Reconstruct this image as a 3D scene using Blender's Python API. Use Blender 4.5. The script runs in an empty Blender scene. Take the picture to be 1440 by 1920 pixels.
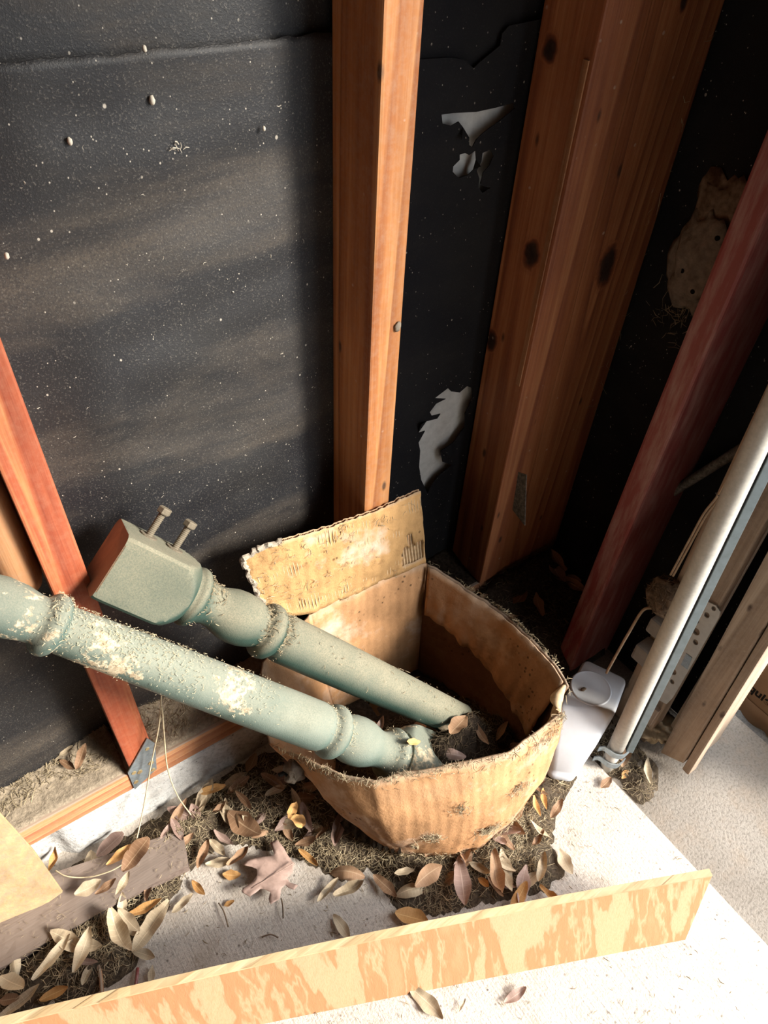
import bpy, bmesh, math, random
from mathutils import Vector, Matrix, noise
random.seed(7)
SC = bpy.context.scene
COL = SC.collection

# ------------------------------------------------------------------ camera
F_PX, CAM = 1331.0, Vector((0.0, 0.0, 1.5))
TH, ROLL, AZ = math.radians(44.1), math.radians(3.76), math.radians(52.5)
_fh = Vector((math.cos(AZ), math.sin(AZ), 0)); _up = Vector((0, 0, 1))
FW = math.cos(TH) * _fh - math.sin(TH) * _up
_r = FW.cross(_up).normalized(); _u = _r.cross(FW)
RT = math.cos(ROLL) * _r + math.sin(ROLL) * _u
UP = math.cos(ROLL) * _u - math.sin(ROLL) * _r
cam_d = bpy.data.cameras.new('camera'); cam_d.sensor_fit = 'HORIZONTAL'
cam_d.sensor_width = 36.0; cam_d.lens = F_PX / 1440 * 36.0
cam_d.clip_start = 0.02
cam = bpy.data.objects.new('camera', cam_d); COL.objects.link(cam)
mm = Matrix((RT, UP, -FW)).transposed().to_4x4(); mm.translation = CAM
cam.matrix_world = mm
SC.camera = cam

# ------------------------------------------------------------------ world, sun, exposure
w = bpy.data.worlds.new('overcast_sky'); SC.world = w; w.use_nodes = True
bg = w.node_tree.nodes['Background']
bg.inputs[0].default_value = (0.92, 0.96, 1.0, 1); bg.inputs[1].default_value = 6.0
sun_d = bpy.data.lights.new('hazy_sun', 'SUN'); sun_d.energy = 9.0; sun_d.angle = math.radians(16)
sun_d.color = (1.0, 0.93, 0.82)
sun = bpy.data.objects.new('hazy_sun', sun_d); COL.objects.link(sun)
SUN_DIR = Vector((0.55, -0.72, 0.47)).normalized()       # towards the sun
sun.rotation_euler = SUN_DIR.to_track_quat('Z', 'Y').to_euler()
sun.location = (2.5, -4.5, 3.5)
vs = SC.view_settings
SC.display_settings.display_device = 'sRGB'
vs.view_transform = 'Standard'; vs.look = 'None'; vs.gamma = 1.0
try: vs.use_curve_mapping = False
except Exception: pass
vs.exposure = 0.16
pd = bpy.data.lights.new('doorway_portal', 'AREA'); pd.shape = 'RECTANGLE'; pd.size = 2.76; pd.size_y = 2.16
pd.cycles.is_portal = True
po = bpy.data.objects.new('doorway_portal', pd); COL.objects.link(po); po.location = (1.27, -1.22, 1.07)
po.rotation_euler = Vector((1, 0, 0)).to_track_quat('Z', 'X').to_euler()

# ------------------------------------------------------------------ measuring helper: where a sight line meets a real plane
def ray(px, py):
    return FW + RT * ((px - 720) / F_PX) - UP * ((py - 960) / F_PX)
def on(px, py, axis, val):
    d = ray(px, py); t = (val - CAM[axis]) / d[axis]
    return CAM + d * t
def deep(px, py, dep):
    return CAM + ray(px, py) * dep

# ------------------------------------------------------------------ object helpers
def tag(o, label=None, cat=None, group=None, kind=None):
    if label: o['label'] = label
    if cat: o['category'] = cat
    if group: o['group'] = group
    if kind: o['kind'] = kind
    return o
def link(o, parent=None):
    COL.objects.link(o)
    if parent: o.parent = parent
    return o
def empty(name, loc, label=None, cat=None, group=None):
    o = bpy.data.objects.new(name, None); o.location = loc; o.empty_display_size = 0.02
    link(o); return tag(o, label, cat, group)
def worldloc(o):
    v = Vector((0, 0, 0))
    while o: v = v + o.location; o = o.parent
    return v
def mesh(name, verts, faces, mat, parent=None, origin=None, smooth=False):
    """verts are world coordinates; they are stored relative to the parent's base or to origin"""
    org = worldloc(parent) if parent else (Vector(origin) if origin is not None else Vector((0, 0, 0)))
    me = bpy.data.meshes.new(name)
    me.from_pydata([tuple(Vector(v) - org) for v in verts], [], faces)
    me.update()
    if mat: me.materials.append(mat)
    if smooth: me.polygons.foreach_set('use_smooth', [True] * len(me.polygons))
    o = bpy.data.objects.new(name, me)
    if not parent: o.location = org
    return link(o, parent)
def from_bm(name, bm, mat, parent=None, origin=None, smooth=False):
    bmesh.ops.recalc_face_normals(bm, faces=bm.faces)
    bm.verts.index_update()
    v = [x.co.copy() for x in bm.verts]; f = [[q.index for q in p.verts] for p in bm.faces]
    bm.free()
    return mesh(name, v, f, mat, parent, origin, smooth)
def hexa(bm, c8):
    vs_ = [bm.verts.new(c) for c in c8]
    for f in ((3, 2, 1, 0), (4, 5, 6, 7), (0, 1, 5, 4), (1, 2, 6, 5), (2, 3, 7, 6), (3, 0, 4, 7)):
        bm.faces.new([vs_[i] for i in f])
    return vs_
def beam_bm(x0, x1, y0, y1, z0, z1, bev=0.003, lean=(0, 0), cuts=0, rough=0.0, seed=0):
    bm = bmesh.new(); lx, ly = lean
    hexa(bm, [(x0, y0, z0), (x1, y0, z0), (x1, y1, z0), (x0, y1, z0),
              (x0 + lx, y0 + ly, z1), (x1 + lx, y0 + ly, z1), (x1 + lx, y1 + ly, z1), (x0 + lx, y1 + ly, z1)])
    if bev: bmesh.ops.bevel(bm, geom=bm.edges[:], offset=bev, segments=2, affect='EDGES', profile=0.6)
    if cuts:
        es = [e for e in bm.edges if e.calc_length() > 0.12]
        bmesh.ops.subdivide_edges(bm, edges=es, cuts=cuts, use_grid_fill=True)
    if rough:
        for v in bm.verts:
            n = noise.noise_vector(v.co * 9 + Vector((seed, 0, 0)))
            v.co += n * rough
    return bm
def beam(name, x0, x1, y0, y1, z0, z1, mat, parent=None, **k):
    return from_bm(name, beam_bm(x0, x1, y0, y1, z0, z1, **k), mat, parent, origin=((x0 + x1) / 2, (y0 + y1) / 2, z0))
def frame(d):
    d = d.normalized(); a = Vector((0, 0, 1)) if abs(d.z) < 0.9 else Vector((1, 0, 0))
    u = d.cross(a).normalized(); return u, d.cross(u).normalized()
def tube_data(pts, rad, n=10, cap=True):
    V, Fc = [], []
    pts = [Vector(p) for p in pts]
    u = None
    for i, p in enumerate(pts):
        d = (pts[min(i + 1, len(pts) - 1)] - pts[max(i - 1, 0)]).normalized()
        if u is None: u, v = frame(d)
        else:
            u = (u - d * u.dot(d)).normalized(); v = d.cross(u)
        r = rad[i] if isinstance(rad, (list, tuple)) else rad
        for k in range(n):
            a = 2 * math.pi * k / n
            V.append(p + (u * math.cos(a) + v * math.sin(a)) * r)
    for i in range(len(pts) - 1):
        for k in range(n):
            Fc.append((i * n + k, i * n + (k + 1) % n, (i + 1) * n + (k + 1) % n, (i + 1) * n + k))
    if cap:
        Fc.append(tuple(range(n - 1, -1, -1))); Fc.append(tuple(range((len(pts) - 1) * n, len(pts) * n)))
    return V, Fc
def tube(name, pts, rad, mat, parent=None, n=10, origin=None, smooth=True, cap=True):
    V, Fc = tube_data(pts, rad, n, cap)
    return mesh(name, V, Fc, mat, parent, origin if origin is not None else pts[0], smooth)
def spline(pts, n=8):
    pts = [Vector(p) for p in pts]; out = []
    for i in range(len(pts) - 1):
        p0, p1, p2, p3 = pts[max(i - 1, 0)], pts[i], pts[i + 1], pts[min(i + 2, len(pts) - 1)]
        for k in range(n):
            t = k / n
            out.append(0.5 * ((2 * p1) + (p2 - p0) * t + (2 * p0 - 5 * p1 + 4 * p2 - p3) * t * t + (3 * p1 - p0 - 3 * p2 + p3) * t ** 3))
    out.append(pts[-1]); return out
def sheet_holes(name, outer, holes, thick_vec, mat, parent=None, origin=None):
    """a flat sheet with real holes, outlines as world points, given a thickness"""
    bm = bmesh.new(); es = []
    for loop in [outer] + holes:
        vs_ = [bm.verts.new(p) for p in loop]
        for i in range(len(vs_)): es.append(bm.edges.new((vs_[i], vs_[(i + 1) % len(vs_)])))
    bmesh.ops.triangle_fill(bm, use_beauty=True, use_dissolve=False, edges=es)
    r = bmesh.ops.extrude_face_region(bm, geom=bm.faces[:])
    bmesh.ops.translate(bm, verts=[g for g in r['geom'] if isinstance(g, bmesh.types.BMVert)], vec=thick_vec)
    return from_bm(name, bm, mat, parent, origin)
def circle_pts(c, u, v, ru, rv=None, n=14):
    rv = rv or ru
    return [c + u * (ru * math.cos(2 * math.pi * k / n)) + v * (rv * math.sin(2 * math.pi * k / n)) for k in range(n)]
def smooth01(t):
    t = max(0.0, min(1.0, t)); return t * t * (3 - 2 * t)
def fbm(p, o=4):
    return noise.fractal(p, 1.0, 2.0, o)
def lump(name, c, rad, amp, fr, mat, parent=None, sub=4, seed=0.0, flat=None):
    bm = bmesh.new(); bmesh.ops.create_icosphere(bm, subdivisions=sub, radius=1.0)
    for v in bm.verts:
        n = fbm(v.co * fr + Vector((seed, seed * 2, 0)))
        q = v.co * (1 + amp * n)
        v.co = Vector((q.x * rad[0], q.y * rad[1], q.z * rad[2])) + Vector(c)
    return from_bm(name, bm, mat, parent, origin=c, smooth=True)

# ------------------------------------------------------------------ materials
class N:
    def __init__(s, name, rough=0.7, spec=0.3, metal=0.0):
        s.m = bpy.data.materials.new(name); s.m.use_nodes = True
        s.t = s.m.node_tree; s.b = s.t.nodes['Principled BSDF']
        s.b.inputs['Roughness'].default_value = rough
        s.b.inputs['Specular IOR Level'].default_value = spec
        s.b.inputs['Metallic'].default_value = metal
        s.co = s.node('ShaderNodeTexCoord').outputs['Object']
    def node(s, typ, **k):
        n = s.t.nodes.new(typ)
        for a, v in k.items(): setattr(n, a, v)
        return n
    def lk(s, a, b): s.t.links.new(a, b)
    def setin(s, n, key, v):
        if hasattr(v, 'is_linked') or isinstance(v, bpy.types.NodeSocket): s.lk(v, n.inputs[key])
        else: n.inputs[key].default_value = v
    def map(s, scale=(1, 1, 1), rot=(0, 0, 0), loc=(0, 0, 0), src=None):
        n = s.node('ShaderNodeMapping'); s.lk(src or s.co, n.inputs['Vector'])
        n.inputs['Scale'].default_value = scale; n.inputs['Rotation'].default_value = rot; n.inputs['Location'].default_value = loc
        return n.outputs[0]
    def noise(s, scale, detail=4, rough=0.55, vec=None, dist=0.0):
        n = s.node('ShaderNodeTexNoise'); s.lk(vec or s.co, n.inputs['Vector'])
        n.inputs['Scale'].default_value = scale; n.inputs['Detail'].default_value = detail
        n.inputs['Roughness'].default_value = rough; n.inputs['Distortion'].default_value = dist
        return n.outputs['Fac']
    def vor(s, scale, vec=None, out='Distance', rnd=1.0):
        n = s.node('ShaderNodeTexVoronoi'); s.lk(vec or s.co, n.inputs['Vector'])
        n.inputs['Scale'].default_value = scale; n.inputs['Randomness'].default_value = rnd
        return n.outputs[out]
    def wave(s, scale, dist, detail, dscale, vec, direction='X'):
        n = s.node('ShaderNodeTexWave', bands_direction=direction); s.lk(vec, n.inputs['Vector'])
        n.inputs['Scale'].default_value = scale; n.inputs['Distortion'].default_value = dist
        n.inputs['Detail'].default_value = detail; n.inputs['Detail Scale'].default_value = dscale
        return n.outputs['Fac']
    def ramp(s, fac, stops, interp='LINEAR'):
        n = s.node('ShaderNodeValToRGB'); s.lk(fac, n.inputs[0]); cr = n.color_ramp; cr.interpolation = interp
        while len(cr.elements) < len(stops): cr.elements.new(0.5)
        for e, (p, c) in zip(cr.elements, stops):
            e.position = p; e.color = (c, c, c, 1) if isinstance(c, (int, float)) else (*c, 1)
        return n.outputs[0]
    def mix(s, fac, a, b, mode='MIX'):
        n = s.node('ShaderNodeMix', data_type='RGBA', blend_type=mode)
        for key, v in (('Factor', fac), ('A', a), ('B', b)):
            sock = [i for i in n.inputs if i.name == key and (i.type == ('VALUE' if key == 'Factor' else 'RGBA'))][0]
            if isinstance(v, bpy.types.NodeSocket): s.lk(v, sock)
            else: sock.default_value = v if key == 'Factor' else (*v, 1)
        return [o for o in n.outputs if o.type == 'RGBA'][0]
    def math(s, op, a, b=0.0, clamp=False):
        n = s.node('ShaderNodeMath', operation=op, use_clamp=clamp); s.setin(n, 0, a); s.setin(n, 1, b); return n.outputs[0]
    def up(s, lo=0.3, hi=0.9):
        g = s.node('ShaderNodeNewGeometry'); x = s.node('ShaderNodeSeparateXYZ'); s.lk(g.outputs['Normal'], x.inputs[0])
        return s.ramp(x.outputs['Z'], [(lo, 0.0), (hi, 1.0)])
    def bump(s, h, dist=0.002, strength=0.6):
        n = s.node('ShaderNodeBump'); n.inputs['Distance'].default_value = dist; n.inputs['Strength'].default_value = strength
        s.lk(h, n.inputs['Height']); s.lk(n.outputs[0], s.b.inputs['Normal'])
    def color(s, c):
        if isinstance(c, bpy.types.NodeSocket): s.lk(c, s.b.inputs['Base Color'])
        else: s.b.inputs['Base Color'].default_value = (*c, 1)
    def rough(s, f): s.lk(f, s.b.inputs['Roughness'])

DUST = (0.42, 0.36, 0.29)
def wood(name, dark, mid, light, axis='Z', band=55.0, rough=0.6, dust=0.25, knots=(), spots=0.3, dustcol=DUST, spec=0.3, worm=0.0, finegrain=1.0):
    n = N(name, rough, spec)
    st = {'X': (0.035, 1, 1), 'Y': (1, 0.035, 1), 'Z': (1, 1, 0.035)}[axis]
    v = n.map(st)
    warp = n.noise(7, 2, 0.5, v)
    wv = n.map((1, 1, 1), src=v)
    add = n.node('ShaderNodeVectorMath', operation='MULTIPLY_ADD')
    cmb = n.node('ShaderNodeCombineXYZ')
    for k in range(3): n.lk(warp, cmb.inputs[k])
    n.lk(cmb.outputs[0], add.inputs[0]); add.inputs[1].default_value = (0.16, 0.16, 0.16); n.lk(wv, add.inputs[2])
    vec = add.outputs[0]
    fm = n.math('FRACT', n.math('MULTIPLY', n.noise(3.2, 1.5, 0.5, vec), band * 0.34))
    rings = n.ramp(fm, [(0.0, 0.0), (0.62, 0.55), (0.9, 1.0), (1.0, 0.1)])
    fine = n.noise(260, 3, 0.6, v)
    midg = n.noise(85, 3, 0.65, v)
    fine = n.math('ADD', n.math('MULTIPLY', fine, 0.45), n.math('MULTIPLY', n.ramp(midg, [(0.32, 0.0), (0.68, 1.0)]), 0.6))
    f = n.math('ADD', n.math('MULTIPLY', rings, 0.45), n.math('MULTIPLY', fine, 0.55 * finegrain))
    c = n.ramp(f, [(0.18, light), (0.45, mid), (0.8, dark)])
    big = n.noise(5, 3, 0.6, n.map(tuple(0.35 if q < 1 else 1.0 for q in st)))
    c = n.mix(n.ramp(big, [(0.35, 0.0), (0.75, 0.5)]), c, mid)
    c = n.mix(n.ramp(n.noise(2.2, 3, 0.6), [(0.45, 0.0), (0.7, 0.55)]), c, tuple(q * 0.55 for q in dark))
    for (kc, ks, kr) in knots:
        vm = n.node('ShaderNodeVectorMath', operation='SUBTRACT'); n.lk(n.co, vm.inputs[0]); vm.inputs[1].default_value = kc
        sc = n.node('ShaderNodeVectorMath', operation='MULTIPLY'); n.lk(vm.outputs[0], sc.inputs[0]); sc.inputs[1].default_value = ks
        ln = n.node('ShaderNodeVectorMath', operation='LENGTH'); n.lk(sc.outputs[0], ln.inputs[0])
        wob = n.math('ADD', ln.outputs['Value'], n.math('MULTIPLY', n.math('SUBTRACT', n.noise(40, 2), 0.5), kr * 0.7))
        ring = n.ramp(n.math('DIVIDE', wob, kr), [(0.0, (0.016, 0.008, 0.006)), (0.45, (0.035, 0.014, 0.008)), (0.62, tuple(q * 0.8 for q in dark)), (0.8, mid), (1.0, dark)])
        msk = n.ramp(n.math('DIVIDE', wob, kr), [(0.7, 1.0), (1.15, 0.0)])
        c = n.mix(msk, c, ring)
    if spots:
        sp = n.vor(38, n.map((1, 1, 1) if worm == 0 else (1, 1, 0.5)))
        sel = n.ramp(n.noise(26, 1), [(0.55, 0.0), (0.62, 1.0)])
        c = n.mix(n.math('MULTIPLY', n.ramp(sp, [(0.07, spots * 2.4), (0.13, 0.0)]), sel, True), c, (0.55, 0.45, 0.36))
        sp2 = n.vor(21, n.map((1, 1, 0.4), loc=(0.3, 0.7, 0.1)))
        c = n.mix(n.ramp(sp2, [(0.06, 0.85), (0.12, 0.0)]), c, (0.03, 0.012, 0.008))
    if dust:
        d = n.math('MULTIPLY', n.ramp(n.noise(90, 5, 0.75), [(0.42, 0.0), (0.75, 1.0)]), dust)
        d = n.math('MAXIMUM', d, n.math('MULTIPLY', n.up(0.4, 0.95), 0.75))
        c = n.mix(d, c, dustcol)
    n.color(c); n.bump(f, 0.0016, 0.7)
    return n.m

def concrete(name, a, b, grain=260, bump=0.0012, specks=0.5, streak=None, dirt=(0.25, 0.2, 0.15), dirtamt=0.3, rough=0.9):
    n = N(name, rough, 0.15)
    big = n.noise(4, 5, 0.6); fine = n.noise(grain, 4, 0.7)
    c = n.mix(n.ramp(big, [(0.35, 0.0), (0.7, 1.0)]), a, b)
    c = n.mix(n.ramp(fine, [(0.36, 0.55), (0.52, 0.0)]), c, tuple(q * 0.5 for q in a))
    vs_ = n.vor(70); sel = n.ramp(n.noise(30, 2), [(0.5, 0.0), (0.6, 1.0)])
    c = n.mix(n.math('MULTIPLY', n.ramp(vs_, [(0.1, specks), (0.2, 0.0)]), sel), c, (0.1, 0.08, 0.065))
    c = n.mix(n.math('MULTIPLY', n.ramp(n.noise(11, 6, 0.7), [(0.5, 0.0), (0.72, 1.0)]), dirtamt), c, dirt)
    h = fine
    if streak:
        sv = n.map((260, 9, 1), rot=(0, 0, streak)); s2 = n.noise(1.0, 3, 0.6, sv)
        c = n.mix(n.ramp(s2, [(0.35, 0.16), (0.5, 0.0)]), c, tuple(q * 0.6 for q in a)); h = n.math('ADD', fine, n.math('MULTIPLY', s2, 0.7))
    n.color(c); n.bump(h, bump, 0.8)
    return n.m

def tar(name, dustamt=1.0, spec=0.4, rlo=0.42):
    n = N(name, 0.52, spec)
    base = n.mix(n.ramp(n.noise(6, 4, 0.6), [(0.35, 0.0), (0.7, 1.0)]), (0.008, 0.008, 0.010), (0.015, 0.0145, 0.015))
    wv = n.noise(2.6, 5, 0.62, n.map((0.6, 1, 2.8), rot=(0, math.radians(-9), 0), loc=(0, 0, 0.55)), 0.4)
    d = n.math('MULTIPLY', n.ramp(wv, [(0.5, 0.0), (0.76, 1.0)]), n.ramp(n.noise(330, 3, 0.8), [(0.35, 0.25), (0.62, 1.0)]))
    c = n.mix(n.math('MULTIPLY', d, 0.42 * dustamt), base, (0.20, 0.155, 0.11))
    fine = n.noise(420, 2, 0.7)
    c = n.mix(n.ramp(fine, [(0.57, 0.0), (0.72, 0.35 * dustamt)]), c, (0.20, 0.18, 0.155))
    for sc, th, se in ((150, 0.10, 0.56), (58, 0.065, 0.57), (26, 0.04, 0.55)):
        v = n.vor(sc, n.map((1, 1, 0.8), loc=(sc, 1, 2)))
        sel = n.ramp(n.noise(sc * 0.35, 2), [(se, 0.0), (se + 0.05, 1.0)])
        c = n.mix(n.math('MULTIPLY', n.ramp(v, [(th, 0.7), (th * 1.5, 0.0)]), sel), c, (0.5, 0.45, 0.38))
    n.color(c)
    n.rough(n.ramp(wv, [(0.3, rlo), (0.7, max(rlo, 0.75))]))
    n.bump(n.math('ADD', fine, n.noise(60, 3)), 0.0008, 0.6)
    return n.m

def plain(name, c, rough=0.6, spec=0.3, metal=0.0, var=0.25, scale=40, dust=0.0, bump=0.0, dustcol=DUST):
    n = N(name, rough, spec, metal)
    f = n.noise(scale, 5, 0.65)
    col = n.mix(n.ramp(f, [(0.3, 0.0), (0.7, 1.0)]), tuple(q * (1 - var) for q in c), tuple(min(1, q * (1 + var)) for q in c))
    if dust:
        d = n.math('MULTIPLY', n.ramp(n.noise(scale * 3, 4, 0.75), [(0.38, 0.0), (0.7, 1.0)]), dust)
        d = n.math('MAXIMUM', d, n.math('MULTIPLY', n.up(0.35, 1.0), dust))
        col = n.mix(d, col, dustcol)
    n.color(col)
    if bump: n.bump(f, bump, 0.7)
    return n.m

def cardboard(name, base, pale, holes=0.7, flute_axis=None, stain=0.4):
    n = N(name, 0.85, 0.1)
    c = n.mix(n.ramp(n.noise(9, 5, 0.65), [(0.35, 0.0), (0.68, 1.0)]), base, tuple(q * 0.62 for q in base))
    c = n.mix(n.math('MULTIPLY', n.ramp(n.noise(5.2, 5, 0.7, n.map((1, 1, 1), loc=(4, 2, 1))), [(0.52, 0.0), (0.66, 1.0)]), 0.75), c, pale)
    c = n.mix(n.math('MULTIPLY', n.ramp(n.noise(17, 6, 0.75, n.map((1, 1, 1), loc=(1, 7, 3))), [(0.55, 0.0), (0.7, 1.0)]), stain), c, (0.16, 0.085, 0.04))
    v = n.vor(85, n.map((1, 1, 0.8))); sel = n.ramp(n.noise(9, 2, 0.5, n.map((1, 1, 1), loc=(9, 9, 9))), [(0.55, 0.0), (0.62, 1.0)])
    c = n.mix(n.math('MULTIPLY', n.ramp(v, [(0.16, holes), (0.28, 0.0)]), sel), c, (0.012, 0.008, 0.006))
    h = n.noise(120, 5, 0.7)
    wl = n.wave(16, 1.2, 2, 1.5, n.map((1, -0.5, 0.04)))
    c = n.mix(n.math('MULTIPLY', wl, 0.06), c, tuple(q * 0.45 for q in base)); h = n.math('ADD', h, n.math('MULTIPLY', wl, 0.35))
    c = n.mix(n.math('MULTIPLY', n.up(0.25, 0.9), 0.55), c, (0.5, 0.4, 0.3))
    n.color(c); n.bump(n.math('ADD', h, n.math('MULTIPLY', n.noise(22, 4), 1.5)), 0.0022, 0.7)
    return n.m

def green_paint(name, a, b, dustcol, dustamt, flake, lo=-0.25, hi=0.6, worn=None):
    n = N(name, 0.5, 0.3)
    c = n.mix(n.ramp(n.noise(14, 4), [(0.35, 0.0), (0.7, 1.0)]), a, b)
    d = n.math('MULTIPLY', n.ramp(n.noise(420, 3, 0.8), [(0.34, 0.5), (0.62, 1.0)]), n.up(lo, hi))
    d = n.math('MULTIPLY', d, n.ramp(n.noise(12, 4), [(0.28, 0.65), (0.6, 1.0)]))
    c = n.mix(n.math('MULTIPLY', d, dustamt), c, dustcol)
    # bare pale wood where the paint has flaked
    ff = n.math('ADD', n.noise(4.6, 6, 0.72, n.map((1, 1, 1), loc=(3.1, 0.4, 0.37))), n.math('MULTIPLY', n.math('SUBTRACT', n.noise(160, 3, 0.7), 0.5), 0.12))
    if worn:          # a long worn stretch along the shaft
        dp = n.node('ShaderNodeVectorMath', operation='DOT_PRODUCT'); n.lk(n.co, dp.inputs[0]); dp.inputs[1].default_value = worn
        ff = n.math('ADD', ff, n.math('MULTIPLY', n.ramp(dp.outputs['Value'], [(0.40, 0.0), (0.60, 1.0), (0.74, 1.0), (0.78, 0.0)]), 0.085))
    fl = n.ramp(ff, [(flake, 0.0), (flake + 0.025, 1.0)])
    c = n.mix(fl, c, n.ramp(n.noise(90, 4, 0.7), [(0.35, (0.30, 0.23, 0.15)), (0.6, (0.56, 0.47, 0.33))]))
    n.color(c); n.rough(n.ramp(d, [(0.1, 0.45), (0.6, 0.95)])); n.bump(n.math('ADD', n.noise(420, 3, 0.8), n.math('MULTIPLY', fl, 0.8)), 0.0009, 0.6)
    return n.m
def red_paint():
    n = N('red_paint', 0.42, 0.45)
    c = n.mix(n.ramp(n.noise(5, 5, 0.6, n.map((1, 1, 0.2))), [(0.35, 0.0), (0.7, 1.0)]), (0.19, 0.035, 0.034), (0.27, 0.065, 0.058))
    d = n.math('MULTIPLY', n.ramp(n.noise(60, 5, 0.7, n.map((1, 1, 0.15))), [(0.42, 0.0), (0.75, 1.0)]), 0.6)
    c = n.mix(d, c, (0.45, 0.32, 0.28))
    n.color(c); n.bump(n.noise(50, 4, 0.7, n.map((1, 1, 0.06))), 0.0012, 0.5); return n.m
def plywood_face():
    n = N('plywood_face', 0.65, 0.25)
    v = n.map((17, 6, 3.0)); f = n.math('ADD', n.noise(0.95, 4, 0.55, v, 0.1), n.math('MULTIPLY', n.math('SUBTRACT', n.noise(1.0, 3, 0.6, n.map((160, 60, 12))), 0.5), 0.10))
    c = n.ramp(f, [(0.40, (0.50, 0.325, 0.19)), (0.47, (0.49, 0.315, 0.185)), (0.50, (0.40, 0.195, 0.092)), (0.56, (0.42, 0.215, 0.105)), (0.585, (0.50, 0.325, 0.19)), (0.62, (0.41, 0.20, 0.096)), (0.70, (0.45, 0.25, 0.13))])
    g = n.noise(1.0, 3, 0.6, n.map((420, 420, 14)))
    c = n.mix(n.ramp(g, [(0.35, 0.28), (0.55, 0.0)]), c, (0.46, 0.22, 0.09))
    n.color(c); n.bump(g, 0.0006, 0.5); return n.m
def leaf_mat(name, a, b, vein):
    n = N(name, 0.6, 0.3)
    oi = n.node('ShaderNodeObjectInfo')
    c = n.mix(oi.outputs['Random'], a, b)
    uv = n.node('ShaderNodeTexCoord').outputs['UV']; sx = n.node('ShaderNodeSeparateXYZ'); n.lk(uv, sx.inputs[0])
    mid = n.math('ABSOLUTE', n.math('SUBTRACT', sx.outputs['X'], 0.5))
    c = n.mix(n.math('MULTIPLY', n.ramp(n.noise(70, 5, 0.7), [(0.45, 0.0), (0.72, 1.0)]), 0.55), c, tuple(q * 0.5 for q in a))
    sv = n.node('ShaderNodeTexWave', bands_direction='Y'); n.lk(n.map((1, 1, 1), src=uv), sv.inputs['Vector']); sv.inputs['Scale'].default_value = 3.0
    c = n.mix(n.ramp(sv.outputs['Fac'], [(0.9, 0.0), (1.0, 0.25)]), c, vein)
    c = n.mix(n.ramp(mid, [(0.018, 0.9), (0.035, 0.0)]), c, vein)
    n.color(c); n.bump(n.noise(160, 4), 0.0006, 0.5); return n.m

M = {}
M['slab'] = concrete('smooth_slab', (0.55, 0.495, 0.435), (0.64, 0.585, 0.525), grain=190, bump=0.0025, streak=math.radians(20), dirtamt=0.55, dirt=(0.34, 0.275, 0.21), specks=0.8)
M['apron'] = concrete('broom_concrete', (0.21, 0.18, 0.15), (0.30, 0.27, 0.235), grain=170, bump=0.003, specks=0.25, dirtamt=0.5, dirt=(0.28, 0.21, 0.15))
M['asphalt'] = concrete('dark_asphalt', (0.10, 0.095, 0.09), (0.15, 0.14, 0.13), grain=180, bump=0.004)
M['curb'] = concrete('curb_concrete', (0.50, 0.50, 0.49), (0.64, 0.63, 0.61), grain=90, bump=0.004, specks=0.9, dirtamt=0.75, dirt=(0.22, 0.17, 0.13))
M['tar'] = tar('tar_paper', 1.0)
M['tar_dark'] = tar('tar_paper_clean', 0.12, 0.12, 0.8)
M['white_board'] = plain('white_backing', (0.55, 0.55, 0.53), 0.9, 0.1, var=0.12, scale=60)
ORG = ((0.26, 0.085, 0.028), (0.42, 0.165, 0.055), (0.60, 0.29, 0.115))
M['fir'] = wood('orange_fir', *ORG, dust=0.2, band=60)
M['fir_red'] = wood('red_fir', (0.22, 0.045, 0.022), (0.38, 0.095, 0.042), (0.54, 0.215, 0.085), dust=0.16, band=26, spots=0.0, dustcol=(0.55, 0.34, 0.22))
M['cleat'] = wood('brown_cleat', (0.25, 0.10, 0.04), (0.42, 0.20, 0.09), (0.52, 0.28, 0.14), dust=0.15, band=30, spots=0.0)
CRN = ((0.19, 0.055, 0.024), (0.33, 0.115, 0.045), (0.46, 0.20, 0.085))
M['fir_cornerA'] = wood('corner_post_wood', *CRN, dust=0.05, band=40, spots=0.25, knots=(((-0.047, 0.03, 1.10), (1, 1, 0.75), 0.020), ((-0.047, -0.012, 0.815), (1, 1, 0.7), 0.026), ((-0.047, 0.045, 0.62), (1, 1, 0.8), 0.024)))
M['fir_cornerB'] = wood('corner_board_wood', *CRN, dust=0.05, band=85, spots=0.25, knots=(((-0.025, -0.055, 0.775), (1, 1, 0.62), 0.034), ((-0.015, -0.055, 1.17), (1.6, 1, 0.55), 0.02)))
M['sill'] = wood('sill_wood', (0.30, 0.10, 0.05), (0.46, 0.20, 0.09), (0.66, 0.38, 0.19), axis='X', dust=0.2, band=60, spots=0.0)
M['oldwood'] = wood('weathered_wood', (0.20, 0.14, 0.10), (0.34, 0.25, 0.18), (0.46, 0.36, 0.27), dust=0.35, band=24, spots=0.15, rough=0.85, dustcol=(0.44, 0.36, 0.29))
M['greyboard'] = wood('dusty_floorboard', (0.10, 0.07, 0.062), (0.17, 0.125, 0.105), (0.24, 0.18, 0.15), axis='X', dust=0.8, band=18, spots=0.1, rough=0.9, dustcol=(0.27, 0.215, 0.18))
M['tanboard'] = plain('tan_board', (0.46, 0.32, 0.17), 0.9, 0.1, var=0.3, scale=22, dust=0.75, bump=0.004, dustcol=(0.36, 0.27, 0.195))
M['ply'] = plywood_face()
M['ply_edge'] = wood('plywood_edge', (0.46, 0.31, 0.16), (0.58, 0.42, 0.24), (0.66, 0.51, 0.32), axis='X', dust=0.0, band=70, spots=0.0)
M['green'] = green_paint('green_paint_dusty', (0.024, 0.052, 0.042), (0.044, 0.074, 0.060), (0.27, 0.24, 0.17), 0.9, 0.70)
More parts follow.
